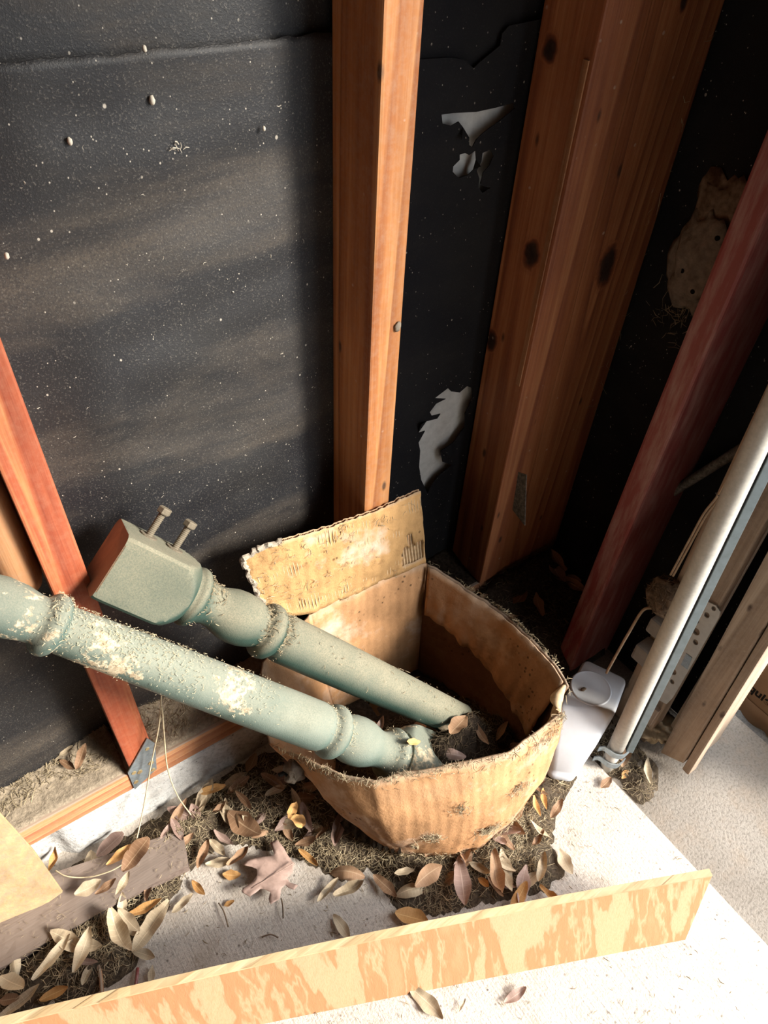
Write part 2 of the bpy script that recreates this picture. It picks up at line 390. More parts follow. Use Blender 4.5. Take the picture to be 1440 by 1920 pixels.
M['green_worn'] = green_paint('green_paint_worn', (0.075, 0.112, 0.095), (0.125, 0.168, 0.145), (0.34, 0.315, 0.24), 0.6, 0.565, worn=(-0.64, 0.34, 0.69))
M['barewood'] = wood('bare_end_grain', (0.20, 0.075, 0.03), (0.32, 0.14, 0.06), (0.42, 0.21, 0.10), dust=0.1, band=30, spots=0.0)
M['bolt'] = plain('dirty_bolt', (0.15, 0.125, 0.09), 0.8, 0.3, 0.2, scale=160, dust=0.5, dustcol=(0.24, 0.2, 0.145))
M['galv'] = plain('galvanised_steel', (0.33, 0.40, 0.45), 0.42, 0.5, 0.7, scale=90, dust=0.25)
M['brass'] = plain('nail_head', (0.50, 0.38, 0.20), 0.5, 0.5, 0.6, scale=90)
M['card'] = cardboard('box_cardboard', (0.52, 0.285, 0.14), (0.62, 0.48, 0.38), stain=0.3)
M['card_in'] = cardboard('box_cardboard_inside', (0.38, 0.20, 0.10), (0.46, 0.32, 0.22), stain=0.7)
M['card_dark'] = cardboard('box_cardboard_shaded', (0.12, 0.055, 0.03), (0.17, 0.09, 0.05), stain=0.6)  # cardboard with the shade of the right inner wall put into its colour
M['card_flap'] = cardboard('flap_cardboard', (0.54, 0.32, 0.14), (0.64, 0.53, 0.45), stain=0.7)
M['flute'] = plain('corrugated_medium', (0.50, 0.36, 0.22), 0.9, 0.1, scale=120)
M['carton'] = plain('outside_carton', (0.36, 0.22, 0.13), 0.85, 0.1, var=0.1, scale=14)
M['ink'] = plain('black_ink', (0.02, 0.018, 0.016), 0.8, 0.1, var=0.1)
M['plastic'] = plain('white_plastic', (0.58, 0.61, 0.66), 0.38, 0.45, var=0.05, scale=10, dust=0.12)
M['plastic_dirty'] = plain('grey_plastic', (0.24, 0.24, 0.235), 0.5, 0.3, var=0.15, scale=30, dust=0.2)
M['red'] = red_paint()
M['track'] = plain('dull_white_metal', (0.47, 0.45, 0.405), 0.55, 0.4, 0.05, var=0.14, scale=120, dust=0.2)
M['track_strip'] = plain('blue_grey_metal', (0.17, 0.21, 0.23), 0.5, 0.5, 0.5, var=0.15, scale=60)
M['black'] = plain('black_rubber', (0.012, 0.013, 0.016), 0.6, 0.3)
M['white_metal'] = plain('painted_plate', (0.50, 0.48, 0.44), 0.45, 0.4, 0.1, var=0.1, scale=60, dust=0.2)
M['wire'] = plain('tan_wire', (0.42, 0.31, 0.21), 0.6, 0.3)
M['mud'] = plain('dry_mud', (0.20, 0.165, 0.13), 0.95, 0.05, var=0.35, scale=60, bump=0.004)
M['mud_pale'] = plain('crumbled_paper', (0.34, 0.29, 0.23), 0.95, 0.05, var=0.4, scale=120, bump=0.003)
M['hole'] = plain('nest_hole', (0.008, 0.007, 0.006), 0.9, 0.05)
M['litter_dark'] = plain('shaded_litter', (0.035, 0.026, 0.019), 0.95, 0.05, var=0.6, scale=130, bump=0.004)  # litter darkened in colour to carry the shade of box interior and corner
M['litter'] = plain('litter_soil', (0.085, 0.065, 0.046), 0.95, 0.05, var=0.6, scale=130, bump=0.004)
M['dirt'] = plain('sill_dust', (0.30, 0.245, 0.18), 0.95, 0.05, var=0.35, scale=160, bump=0.003)
M['straw_dark'] = plain('shaded_straw', (0.12, 0.09, 0.058), 0.85, 0.1, var=0.5, scale=60)  # straw with the same box and corner shade painted into its colour
M['straw'] = plain('dry_straw', (0.30, 0.24, 0.155), 0.8, 0.15, var=0.5, scale=60)
M['straw_pale'] = plain('pale_straw', (0.60, 0.50, 0.33), 0.75, 0.2, var=0.3, scale=60)
M['root'] = plain('root_fibre', (0.16, 0.115, 0.08), 0.9, 0.1, var=0.5, scale=80)
M['lint'] = plain('pale_lint', (0.45, 0.41, 0.34), 0.9, 0.1, var=0.2)
M['pole'] = plain('dark_rod', (0.05, 0.045, 0.04), 0.6, 0.3, dust=0.4)
M['leaf_tan'] = leaf_mat('leaf_tan', (0.44, 0.345, 0.23), (0.60, 0.49, 0.345), (0.72, 0.6, 0.42))
M['leaf_brown'] = leaf_mat('leaf_brown', (0.24, 0.135, 0.075), (0.36, 0.22, 0.13), (0.46, 0.32, 0.2))
M['leaf_orange'] = leaf_mat('leaf_orange', (0.44, 0.22, 0.07), (0.58, 0.33, 0.13), (0.7, 0.45, 0.2))
M['leaf_mauve'] = leaf_mat('leaf_mauve', (0.30, 0.20, 0.165), (0.40, 0.28, 0.235), (0.5, 0.38, 0.32))
M['plaster'] = plain('ceiling_boards', (0.13, 0.095, 0.07), 0.9, 0.1)

# ------------------------------------------------------------------ the setting
YW, YF = 0.865, 0.753          # tar paper plane and front face of the left wall's studs
XW = 1.150                     # tar paper plane of the right wall
CEIL = 2.45
def slab_obj(name, x0, x1, y0, y1, z0, z1, mat, label, cut=None, cat=None):
    bm = bmesh.new()
    hexa(bm, [(x0, y0, z0), (x1, y0, z0), (x1, y1, z0), (x0, y1, z0), (x0, y0, z1), (x1, y0, z1), (x1, y1, z1), (x0, y1, z1)])
    o = from_bm(name, bm, mat, origin=(x0, y0, z1)); return tag(o, label, cat, kind='structure')
slab_obj('floor', -2.6, 0.885, -3.4, 0.95, -0.12, 0.0, M['slab'], 'pale smooth concrete floor slab dusted with specks', cat='floor')
slab_obj('floor_apron', 0.889, 1.268, -3.4, 0.95, -0.13, -0.012, M['apron'], 'grey rough broom-finished concrete strip beyond the pale slab edge', cat='floor')
slab_obj('ground', 1.27, 9.0, -6.0, 6.0, -0.16, -0.035, M['asphalt'], 'dark asphalt ground outside the doorway', cat='ground')
slab_obj('wall_left', -2.6, 1.30, 0.885, 0.95, 0.0, CEIL, M['white_board'], 'timber framed wall lined with black tar paper', cat='wall')
WL = bpy.data.objects['wall_left']
slab_obj('wall_right', XW + 0.012, 1.26, 0.262, 0.885, -0.012, CEIL, M['tar_dark'], 'dark tar papered wall with red post, right of the corner', cat='wall')
WR = bpy.data.objects['wall_right']
slab_obj('wall_header', XW, 1.26, -2.6, 0.262, 2.15, CEIL, M['oldwood'], 'boarding over the doorway, out of the picture', cat='wall')
slab_obj('ceiling', -2.6, 1.26, -3.4, 0.95, CEIL, CEIL + 0.05, M['plaster'], 'board ceiling above the corner, out of the picture', cat='ceiling')
slab_obj('wall_front', -2.6, 1.26, -3.5, -3.4, 0.0, CEIL, M['plaster'], 'far side wall behind the viewer, out of the picture', cat='wall')
slab_obj('wall_door', XW, 1.26, -3.4, -2.6, -0.012, CEIL, M['oldwood'], 'wall beyond the doorway, out of the picture', cat='wall')
slab_obj('wall_back', -2.7, -2.6, -3.5, 0.95, 0.0, CEIL, M['plaster'], 'far end wall, out of the picture', cat='wall')

# tar paper, lower sheet in the bays left of the middle stud: billowed grid with a ragged top edge lapping over the upper sheet
def paper_grid(name, x0, x1, z0, ztop, y0, amp, mat, parent, nx, nz, seed, ragged=0.0):
    V, Fc = [], []
    for j in range(nz + 1):
        for i in range(nx + 1):
            x = x0 + (x1 - x0) * i / nx
            zt = ztop(x) if callable(ztop) else ztop
            z = z0 + (zt - z0) * j / nz
            if ragged and j == nz: z += ragged * fbm(Vector((x * 40, seed, 0)))
            # pinned at the studs
            pin = min(smooth01((x - x0) / 0.12), smooth01((x1 - x) / 0.12)) if True else 1
            if x < 0.0125: pin = min(smooth01((0.0125 - x) / 0.12), smooth01((x - x0) / 0.1))
            elif x < 0.55: pin = min(smooth01((x - 0.063) / 0.12), smooth01((0.533 - x) / 0.12))
            q = Vector((x * 1.1 + seed, (z - 0.25 * x) * 4.2, 0))
            b = amp * pin * (noise.noise(q) + 0.5 * noise.noise(q * 2.3) + 0.18 * noise.noise(Vector((x * 9, z * 17, seed))))
            V.append((x, y0 - abs(amp) * pin * 0.7 - b, z))
    for j in range(nz):
        for i in range(nx):
            a = j * (nx + 1) + i; Fc.append((a, a + 1, a + nx + 2, a + nx + 1))
    o = mesh(name, V, Fc, mat, parent, smooth=True)
    s = o.modifiers.new('thick', 'SOLIDIFY'); s.thickness = 0.0012; s.offset = 1
    return o
lower = paper_grid('tar_paper_sheet', -0.9, 0.56, 0.165, lambda x: 1.318 - 0.004 * (x - 0.3), YW - 0.004, 0.016, M['tar'], WL, 150, 120, 3.0, 0.006)
upper = paper_grid('tar_paper_sheet', -0.9, 0.56, 1.20, 2.44, YW + 0.006, 0.005, M['tar'], WL, 60, 40, 8.0)
# right-hand bay: torn lower sheet with real holes down to the pale backing
P2 = lambda pts, y: [on(px, py, 1, y) for px, py in pts]
H1 = [(828,215),(850,212),(893,210),(930,202),(963,193),(966,203),(935,228),(905,250),(893,262),(886,276),(880,272),(880,258),(868,238),(860,228),(846,236),(830,232)]
H2 = [(862,290),(872,287),(880,291),(892,282),(893,300),(888,318),(878,328),(860,334),(849,322),(850,312),(862,300)]
H3 = [(905,287),(920,280),(926,292),(918,310),(906,324),(901,345),(908,350),(920,352),(905,362),(897,352),(899,335),(894,320),(903,303)]
H4 = [(815,747),(840,728),(846,734),(862,736),(876,724),(885,728),(886,748),(872,775),(872,800),(850,830),(826,846),(830,866),(848,872),(825,890),(812,905),(802,925),(790,900),(786,875),(788,845),(785,830),(797,808),(784,812),(800,790),(820,785),(826,776),(810,780),(806,773),(818,757),(836,748)]
yb = YW + 0.002
tear = [(1020,34),(985,42),(955,48),(942,62),(938,85),(920,100),(898,118),(888,128),(870,112),(845,108),(800,104)]
top_edge = P2(tear, yb)
outer = [Vector((0.580, yb, 0.165)), Vector((0.905, yb, 0.165)), Vector((0.905, yb, top_edge[0].z))] + top_edge[1:-1] + [Vector((0.580, yb, top_edge[-1].z))]
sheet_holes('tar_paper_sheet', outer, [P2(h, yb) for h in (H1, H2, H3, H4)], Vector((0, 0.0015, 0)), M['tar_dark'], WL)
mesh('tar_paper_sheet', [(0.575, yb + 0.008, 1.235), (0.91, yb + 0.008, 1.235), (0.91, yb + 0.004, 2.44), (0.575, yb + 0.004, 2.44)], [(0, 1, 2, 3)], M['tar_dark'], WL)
# small curled paper tongues at the tears
for (a, b, c) in (((880,258),(868,238),(866,262)), ((893,300),(888,318),(902,312)), ((826,846),(850,830),(846,858)), ((800,790),(784,812),(790,796))):
    pa, pb = on(*a, 1, yb), on(*b, 1, yb); pc = on(*c, 1, yb - 0.012)
    mesh('torn_tongue', [pa, pb, pc, pa + Vector((0, 0.001, 0)), pb + Vector((0, 0.001, 0)), pc + Vector((0, 0.001, 0))], [(0, 1, 2), (5, 4, 3), (0, 3, 4, 1), (1, 4, 5, 2), (2, 5, 3, 0)], M['tar_dark'], WL)
# right wall paper
V, Fc = [], []
nx, nz = 30, 90
for j in range(nz + 1):
    for i in range(nx + 1):
        y = 0.262 + (0.885 - 0.262) * i / nx; z = -0.01 + 2.45 * j / nz
        V.append((XW - 0.004 * noise.noise(Vector((y * 4, z * 3, 1))) - 0.002 * noise.noise(Vector((y * 14, z * 9, 4))), y, z))
for j in range(nz):
    for i in range(nx):
        a = j * (nx + 1) + i; Fc.append((a, a + nx + 1, a + nx + 2, a + 1))
mesh('tar_paper_sheet', V, Fc, M['tar_dark'], WR, smooth=True)

# concrete curb under the sill, chipped
V, Fc = [], []
nx, nz = 160, 8
for j in range(nz + 1):
    for i in range(nx + 1):
        x = -0.9 + (XW + 0.9) * i / nx; z = 0.117 * j / nz
        n_ = fbm(Vector((x * 12, z * 14, 2.0)))
        chip = smooth01((-0.135 - x) / 0.02) * 0.022
        V.append((x, YF + 0.002 + 0.006 * n_ + chip - 0.004 * (1 - j / nz), z))
for i in range(nx + 1):
    x = -0.9 + (XW + 0.9) * i / nx; V.append((x, 0.885, 0.117))
for j in range(nz):
    for i in range(nx):
        a = j * (nx + 1) + i; Fc.append((a, a + 1, a + nx + 2, a + nx + 1))
for i in range(nx):
    a = nz * (nx + 1) + i; Fc.append((a, a + 1, a + nx + 2, a + nx + 1))
tag(mesh('concrete_curb', V, Fc, M['curb'], origin=(0, YF, 0), smooth=True), 'whitewashed concrete curb under the wooden sill along the tar-paper wall', 'curb', kind='structure')

# ------------------------------------------------------------------ framing timbers
tag(beam('sill_plate', -0.9, XW - 0.005, YF, 0.862, 0.119, 0.178, M['sill'], bev=0.003, cuts=0), 'reddish wooden sill plate lying on the pale concrete curb', 'sill plate')
st = empty('wall_stud', (0.038, 0.806, 0.178), 'red-stained wooden stud at the left edge with a steel tie at its foot', 'stud', 'studs of the tar-paper wall')
beam('timber', 0.0125, 0.063, YF, 0.860, 0.178, CEIL, M['fir_red'], st, bev=0.003)
tie_pts = [on(px, py, 1, YF - 0.0015) for px, py in ((239,1448),(275,1383),(290,1393),(293,1440),(252,1479))]
tie = sheet_holes('tie_plate', tie_pts, [], Vector((0, -0.0022, 0)), M['galv'], st)
tie['label'] = 'galvanised steel tie plate at the foot of the stud'
for px, py, rr in ((283,1430,.0055),(287,1443,.0045),(251,1449,.0045),(262,1447,.005),(255,1466,.0045),(276,1404,.004)):
    c = on(px, py, 1, YF - 0.0038)
    V, Fc = tube_data([c + Vector((0, 0.002, 0)), c - Vector((0, 0.0012, 0))], rr, 12)
    mesh('nail_head', V, Fc, M['brass'], tie, smooth=False)
st2 = empty('wall_stud', (0.56, 0.806, 0.178), 'bright orange wooden stud rising behind the cardboard box flap', 'stud', 'studs of the tar-paper wall')
beam('timber', 0.533, 0.588, YF, 0.860, 0.178, CEIL, M['fir'], st2, bev=0.004)
lump('dried_sap', on(746, 612, 1, YF - 0.002), (0.006, 0.003, 0.008), 0.4, 2.0, M['mud'], st2, sub=2)
st3 = empty('corner_post', (0.931, 0.806, 0.178), 'square orange-brown corner post with dark knots, beside the torn tar paper', 'post')
beam('timber', 0.884, 0.978, 0.750, 0.862, 0.178, CEIL, M['fir_cornerA'], st3, bev=0.004)
V = [(0.8815, 0.757, 0.75), (0.8815, 0.767, 0.75), (0.8815, 0.767, 1.28), (0.8815, 0.757, 1.28), (0.886, 0.757, 0.75), (0.886, 0.767, 0.75), (0.886, 0.767, 1.28), (0.886, 0.757, 1.28)]
bm = bmesh.new(); hexa(bm, V); from_bm('wood_splinter', bm, M['cleat'], st3)
V = [on(px, py, 0, 0.8825) for px, py in ((973,885),(988,890),(985,985),(962,955))]
sheet_holes('tie_plate', V, [], Vector((-0.002, 0, 0)), M['pole'], st3)
st4 = empty('corner_board', (1.064, 0.806, 0.178), 'wide knotty board at the wall corner, its far half in shadow', 'board')
beam('timber', 0.9795, 1.146, 0.752, 0.862, 0.178, CEIL, M['fir_cornerB'], st4, bev=0.004)
# brown cleat nailed to the left flank of the red stud
pc = [on(px, py, 1, 0.80) for px, py in ((-60, 760), (-25, 900), (10, 1010), (45, 1105), (62, 1150))]
cl = tube('wooden_cleat', [Vector((-0.016, 0.806, z)) for z in (0.70, 0.72, 0.9, 1.1, 1.4)], [0.024, 0.0285, 0.0285, 0.0285, 0.0285], M['cleat'], n=20, origin=(-0.016, 0.806, 0.70))
tag(cl, 'smooth brown rounded wooden rail fixed beside the red stud at the left edge', 'rail')

# red painted post
rp = empty('red_post', (1.072, 0.535, -0.012), 'red painted post with dust, standing right of the corner', 'post')
beam('timber', 1.0, 1.152, 0.508, 0.556, -0.012, CEIL, M['red'], rp, bev=0.006, lean=(0, -0.035))

# ------------------------------------------------------------------ doorway edge: old boards, track, bracket, wires
def lean_board(name, x0, x1, ya0, ya1, yb0, yb1, z0, z1, mat, label, cat, z0b=None, parts=None):
    """board with its -X face from y=ya0..ya1 at z0 to yb0..yb1 at z1"""
    bm = bmesh.new(); zb = z0 if z0b is None else z0b
    hexa(bm, [(x0, ya0, zb), (x1, ya0, zb), (x1, ya1, z0), (x0, ya1, z0), (x0, yb0, z1), (x1, yb0, z1), (x1, yb1, z1), (x0, yb1, z1)])
    bmesh.ops.bevel(bm, geom=bm.edges[:], offset=0.004, segments=2, affect='EDGES', profile=0.6)
    o = from_bm(name, bm, mat, origin=((x0 + x1) / 2, (ya0 + ya1) / 2, min(z0, zb)))
    return tag(o, label, cat)
lean_board('jamb_board', 1.022, 1.062, 0.278, 0.372, 0.336, 0.43, -0.012, 2.1, M['oldwood'], 'weathered flat board behind the pale door track, with a black scuff', 'board')
lean_board('door_stop_board', 1.018, 1.052, 0.187, 0.238, 0.285, 0.345, 0.012, 2.1, M['oldwood'], 'weathered brown board ending just above the concrete, nearest the track', 'board', z0b=0.045)
b2 = lean_board('edge_strip', 1.022, 1.050, 0.166, 0.184, 0.262, 0.282, 0.02, 2.1, M['oldwood'], 'thin pale-edged wooden strip along the outer side of the doorway', 'wood strip')
lean_board('outer_casing', 1.064, 1.15, 0.180, 0.262, 0.270, 0.30, 0.02, 2.1, M['oldwood'], 'outer door casing board behind the weathered strips', 'board')

# door track: rounded pale channel with a grey flange and black gap
tk = empty('door_track', (0.912, 0.285, 0.0), 'pale round door track leaning beside the old boards, steel flange on one side', 'door track')
t0 = on(1152, 1408, 0, 0.906); t1 = on(1440, 787, 0, 0.913); t1 = t0 + (t1 - t0) * 2.1
tube('channel', [t0 + (t1 - t0) * k / 12 for k in range(13)], 0.0175, M['track'], tk, n=24)
off = Vector((0.020, -0.012, 0))
def strip(name, a, b, du, dv, mat, parent):
    bm = bmesh.new(); hexa(bm, [a - du - dv, a + du - dv, a + du + dv, a - du + dv, b - du - dv, b + du - dv, b + du + dv, b - du + dv])
    bmesh.ops.bevel(bm, geom=bm.edges[:], offset=0.0008, segments=1, affect='EDGES')
    return from_bm(name, bm, mat, parent)
u_ = Vector((0.72, -0.69, 0)); n_ = Vector((-0.69, -0.72, 0))
strip('rubber_gasket', t0 + u_ * 0.0175 + Vector((0, 0, .05)), t1 + u_ * 0.0175, u_ * 0.009, n_ * 0.006, M['black'], tk)
strip('flange', t0 + u_ * 0.026 + Vector((0, 0, .02)), t1 + u_ * 0.026, u_ * 0.0075, n_ * 0.010, M['track_strip'], tk)
t2 = Vector((t0.x - .004, t0.y - .002, -0.010))
tube('channel_foot', [t2, t0 + Vector((0, 0, 0.01))], [0.015, 0.0165], M['track'], tk, n=20)
for zz in (0.072, 0.028):
    c = Vector((t0.x, t0.y, zz))
    pts = spline([c + u_ * 0.030, c + u_ * 0.012 + n_ * 0.018, c - u_ * 0.008 + n_ * 0.0185, c - u_ * 0.026 + n_ * 0.006, c - u_ * 0.040 + n_ * 0.010], 6)
    V, Fc = [], []
    for p in pts:
        for dz, dn in ((-0.008, 0), (0.008, 0), (0.008, 0.003), (-0.008, 0.003)): V.append(p + Vector((0, 0, dz)) + n_ * dn)
    k = len(pts)
    for i in range(k - 1):
        for q in range(4): Fc.append((i * 4 + q, i * 4 + (q + 1) % 4, i * 4 + 4 + (q + 1) % 4, i * 4 + 4 + q))
    Fc += [(3, 2, 1, 0), (k * 4 - 4, k * 4 - 3, k * 4 - 2, k * 4 - 1)]
    mesh('clamp', V, Fc, M['galv'], tk)

# perforated bracket plate screwed to the jamb board
xb = 1.0205
P0 = lambda pts, x: [on(px, py, 0, x) for px, py in pts]
plate = [(1326,1126),(1344,1134),(1352,1146),(1350,1156),(1262,1308),(1251,1319),(1231,1308)]
holes_px = [(1340,1140,4),(1327,1152,5),(1308,1163,4.5),(1307,1183,6.5),(1306,1203,5),(1264,1258,6.5),(1262,1277,4.5),(1245,1285,4.5)]
eY, eZ = Vector((0, 1, 0)), Vector((0, 0, 1))
br = sheet_holes('bracket_plate', P0(plate, xb), [circle_pts(on(a, b, 0, xb), eY, eZ, r * 0.00115, r * 0.0014) for a, b, r in holes_px], Vector((-0.003, 0, 0)), M['white_metal'], origin=on(1290, 1220, 0, xb))
tag(br, 'pale perforated steel bracket plate screwed to the old jamb board', 'bracket')
sq = P0([(1287,1225),(1298,1233),(1289,1255),(1277,1246)], xb - 0.0034)
sheet_holes('size_stamp', sq, [], Vector((-0.0008, 0, 0)), M['galv'], br)
# two small grey blocks left of the track
for (px, py, s_, lb) in ((1232, 1175, 0.034, 'upper grey plastic block half hidden behind the door track'), (1205, 1225, 0.038, 'lower grey plastic block half hidden behind the door track')):
    c = on(px, py, 0, 0.99)
    o = beam('cable_clip', c.x - 0.012, c.x + 0.03, c.y - s_ * 0.55, c.y + s_ * 0.45, c.z - s_ * 0.6, c.z + s_ * 0.6, M['plastic_dirty'], bev=0.006)
    tag(o, lb, 'cable clip', 'grey clips behind the track')
# twin wire running down the jamb to the root clump and on to the jug
wpts = [on(1462, 690, 0, 1.012), on(1440, 762, 0, 1.012), on(1415, 815, 0, 1.010), on(1388, 868, 0, 1.010), on(1352, 930, 0, 1.010), on(1325, 965, 0, 1.010), on(1300, 1010, 0, 1.008), on(1262, 1080, 0, 1.0)]
we = empty('bell_wire', wpts[-1], 'thin twin tan wire hanging down along the door track', 'wire')
tube('strand', spline(wpts, 6), 0.0022, M['wire'], we, n=6)
tube('strand', [p + Vector((-0.002, 0.0045, 0)) for p in spline(wpts, 6)], 0.0022, M['wire'], we, n=6)
for k in (2, 4):
    c = wpts[k + 0] + Vector((-0.001, 0.002, 0)); tube('staple', [c + Vector((0, -0.006, 0)), c + Vector((-0.003, 0, 0)), c + Vector((0, 0.008, 0))], 0.0012, M['galv'], we, n=6)
cl_c = on(1248, 1118, 0, 1.0)
rc = empty('root_clump', cl_c, 'dark fuzzy clump of roots and web stuck left of the door track', 'root clump')
lump('core', cl_c, (0.026, 0.034, 0.042), 0.45, 2.2, M['root'], rc, sub=3, seed=2)
lw = [on(1225, 1140, 0, 1.0), on(1205, 1145, 0, 0.985), on(1180, 1185, 0, 0.965), on(1160, 1220, 0, 0.95), on(1137, 1262, 0, 0.935)]
tag(tube('dry_stem', spline(lw, 6), 0.003, M['wire'], n=7), 'dry brown stem hanging from the root clump to the white jug', 'stem')
# dark rod in the bay behind the red post
a_, b_ = on(1262, 922, 0, 1.12), on(1392, 840, 0, 1.12)
rod = tube('metal_rod', [a_ + (b_ - a_) * k / 6 for k in range(7)], 0.0095, M['pole'], n=14)
tag(rod, 'dusty dark rod running slantwise between red post and jamb', 'rod')
# mud nest on the right wall
mc = on(1318, 478, 0, XW - 0.006)
mn = empty('wasp_nest', mc, 'large grey mud wasp nest on the dark wall beside the red post', 'wasp nest')
lump('mud_mass', mc + Vector((0, 0.0, -0.01)), (0.020, 0.055, 0.085), 0.35, 1.7, M['mud'], mn, sub=4, seed=5)
lump('mud_crust', mc + Vector((0.004, 0.0, 0.075)), (0.009, 0.05, 0.06), 0.4, 1.9, M['root'], mn, sub=3, seed=9)
for px, py in ((1318,470),(1307,491),(1296,501),(1279,508),(1344,447),(1298,547)):
    c = on(px, py, 0, XW - 0.0235); V, Fc = tube_data([c + Vector((0.012, 0, 0)), c], [0.0045, 0.0042], 12)
    mesh('entrance_hole', V, Fc, M['hole'], mn)
# carton standing outside
ct = empty('shipping_carton', (1.45, 0.06, -0.035), 'brown shipping carton with black print on the ground outside the doorway', 'carton')
beam('carton_body', 1.318, 1.62, -0.16, 0.222, 0.004, 0.30, M['carton'], ct, bev=0.003)
V, Fc = [], []
for i in range(41):
    y = 0.225 - 0.39 * i / 40; wv = 0.006 * math.sin(i * 0.9) + 0.008 * fbm(Vector((y * 20, 0, 0)))
    V += [(1.316, y, 0.01), (1.300 + wv * 0.5, y, -0.033 + max(0, wv)), (1.302 + wv * 0.5, y, -0.0335 + max(0, wv)), (1.319, y, 0.008)]
for i in range(40):
    for q in range(3): Fc.append((i * 4 + q, i * 4 + q + 1, i * 4 + 5 + q, i * 4 + 4 + q))
mesh('bottom_flap', V, Fc, M['carton'], ct, smooth=True)
tc = bpy.data.curves.new('lettering', 'FONT'); tc.body = 'quietc'; tc.size = 0.034; tc.extrude = 0.0004; tc.offset = 0.0009
to = bpy.data.objects.new('lettering_curve', tc); COL.objects.link(to)
bpy.context.view_layer.update()
tm = bpy.data.meshes.new_from_object(to.evaluated_get(bpy.context.evaluated_depsgraph_get()))
bpy.data.objects.remove(to)
tp = on(1402, 1291, 0, 1.3172)
rotm = Matrix(((0, 0, -1), (-1, 0, 0), (0, 1, 0)))     # text x -> -Y, text y -> Z, facing -X
tl = mesh('lettering', [rotm @ v.co + tp for v in tm.vertices], [tuple(p.vertices) for p in tm.polygons], M['ink'], ct)

# ------------------------------------------------------------------ cardboard box
RIM = [  # px, py, z : rim points measured along the sight lines at their real heights
    (505,1395,.270),(545,1410,.285),(600,1435,.305),(650,1458,.320),(700,1470,.330),(780,1452,.335),(870,1432,.338),(950,1410,.338),(1010,1375,.338),(1058,1338,.340),
    (1064,1287,.345),(1035,1240,.350),(1000,1200,.355),(955,1155,.360),(900,1120,.370),(850,1085,.385),(800,1057,.405),
    (740,1073,.408),(680,1092,.410),(620,1110,.412),(562,1133,.410),
    (520,1190,.370),(492,1240,.330),(490,1320,.290)]
rim = [on(px, py, 2, z) for px, py, z in RIM]
for v in rim: v.y = min(v.y, 0.742)
floor_z = 0.012
def fl(px, py): return on(px, py, 2, floor_z)
BOT = [fl(735,1592) + Vector((-.02,.03,0)), fl(738,1596), fl(742,1600), fl(752,1603), fl(770,1606), fl(805,1608), fl(850,1606), fl(892,1596), fl(930,1570), Vector((0.655,0.325,floor_z)),
       Vector((0.70,0.36,floor_z)), Vector((0.712,0.42,floor_z)), Vector((0.717,0.48,floor_z)), Vector((0.717,0.54,floor_z)), Vector((0.712,0.60,floor_z)), Vector((0.70,0.66,floor_z)), Vector((0.675,0.705,floor_z)),
       Vector((0.61,0.71,floor_z)), Vector((0.55,0.71,floor_z)), Vector((0.49,0.71,floor_z)), Vector((0.44,0.705,floor_z)),
       Vector((0.40,0.64,floor_z)), Vector((0.375,0.56,floor_z)), Vector((0.365,0.48,floor_z))]
bx = empty('cardboard_box', (0.55, 0.53, floor_z), 'open crumpled cardboard box holding the two green posts', 'box')
CEN = Vector((0.55, 0.53, 0.2))
def wall_pt(s, t):
    """s: running index along the rim (0..len), t: 0 bottom .. 1 rim"""
    n = len(rim); i = int(math.floor(s)) % n; f = s - math.floor(s)
    r = rim[i].lerp(rim[(i + 1) % n], f); b = BOT[i].lerp(BOT[(i + 1) % n], f)
    p = b.lerp(r, t)
    out = Vector((p.x - CEN.x, p.y - CEN.y, 0)).normalized()
    bulge = math.sin(math.pi * t)
    amt = 0.0
    if 1 <= s <= 9: amt = 0.020
    elif s > 20: amt = 0.0
    p = p + out * (bulge * amt)
    c = 0.006 * noise.noise(p * 11) + 0.0035 * noise.noise(p * 31) + 0.0015 * noise.noise(p * 75)
    p = p + out * c
    if t > 0.97: p.z += 0.004 * noise.noise(p * 60)
    return p, out
def panel(s0, s1, mat_out, rows=16, per=7, th=0.0045, ttop=1.0):
    ncol = int((s1 - s0) * per) + 1
    V, Fc = [], []
    for j in range(rows + 1):
        for i in range(ncol):
            p, o = wall_pt(s0 + (s1 - s0) * i / (ncol - 1), j / rows * ttop); V.append(p)
    off_ = len(V)
    for j in range(rows + 1):
        for i in range(ncol):
            p, o = wall_pt(s0 + (s1 - s0) * i / (ncol - 1), j / rows * ttop); V.append(p - o * th)
    for j in range(rows):
        for i in range(ncol - 1):
            a = j * ncol + i; Fc.append((a, a + 1, a + ncol + 1, a + ncol)); Fc.append(tuple(off_ + q for q in (a + ncol, a + ncol + 1, a + 1, a)))
    for i in range(ncol - 1):
        a = rows * ncol + i; Fc.append((a, a + 1, off_ + a + 1, off_ + a)); Fc.append((i + 1, i, off_ + i, off_ + i + 1))
    for j in range(rows):
        a = j * ncol; b = a + ncol - 1
        Fc.append((a, a + ncol, off_ + a + ncol, off_ + a)); Fc.append((b + ncol, b, off_ + b, off_ + b + ncol))
    return mesh('side_panel', V, Fc, mat_out, bx, smooth=True)
p_front = panel(0, 9, M['card']); p_front['label'] = 'tan front panel, bulging and stained'
panel(9, 10, M['card'], rows=14, per=8, ttop=0.93)
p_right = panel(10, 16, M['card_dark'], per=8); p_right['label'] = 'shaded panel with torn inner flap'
p_back = panel(16, 20, M['card'], per=10)
panel(20, 24, M['card'], per=8)
mesh('bottom_panel', BOT + [b + Vector((0, 0, 0.004)) for b in BOT], [tuple(range(len(BOT) - 1, -1, -1)), tuple(range(len(BOT), 2 * len(BOT)))] + [(i, (i + 1) % len(BOT), len(BOT) + (i + 1) % len(BOT), len(BOT) + i) for i in range(len(BOT))], M['card_in'], bx)
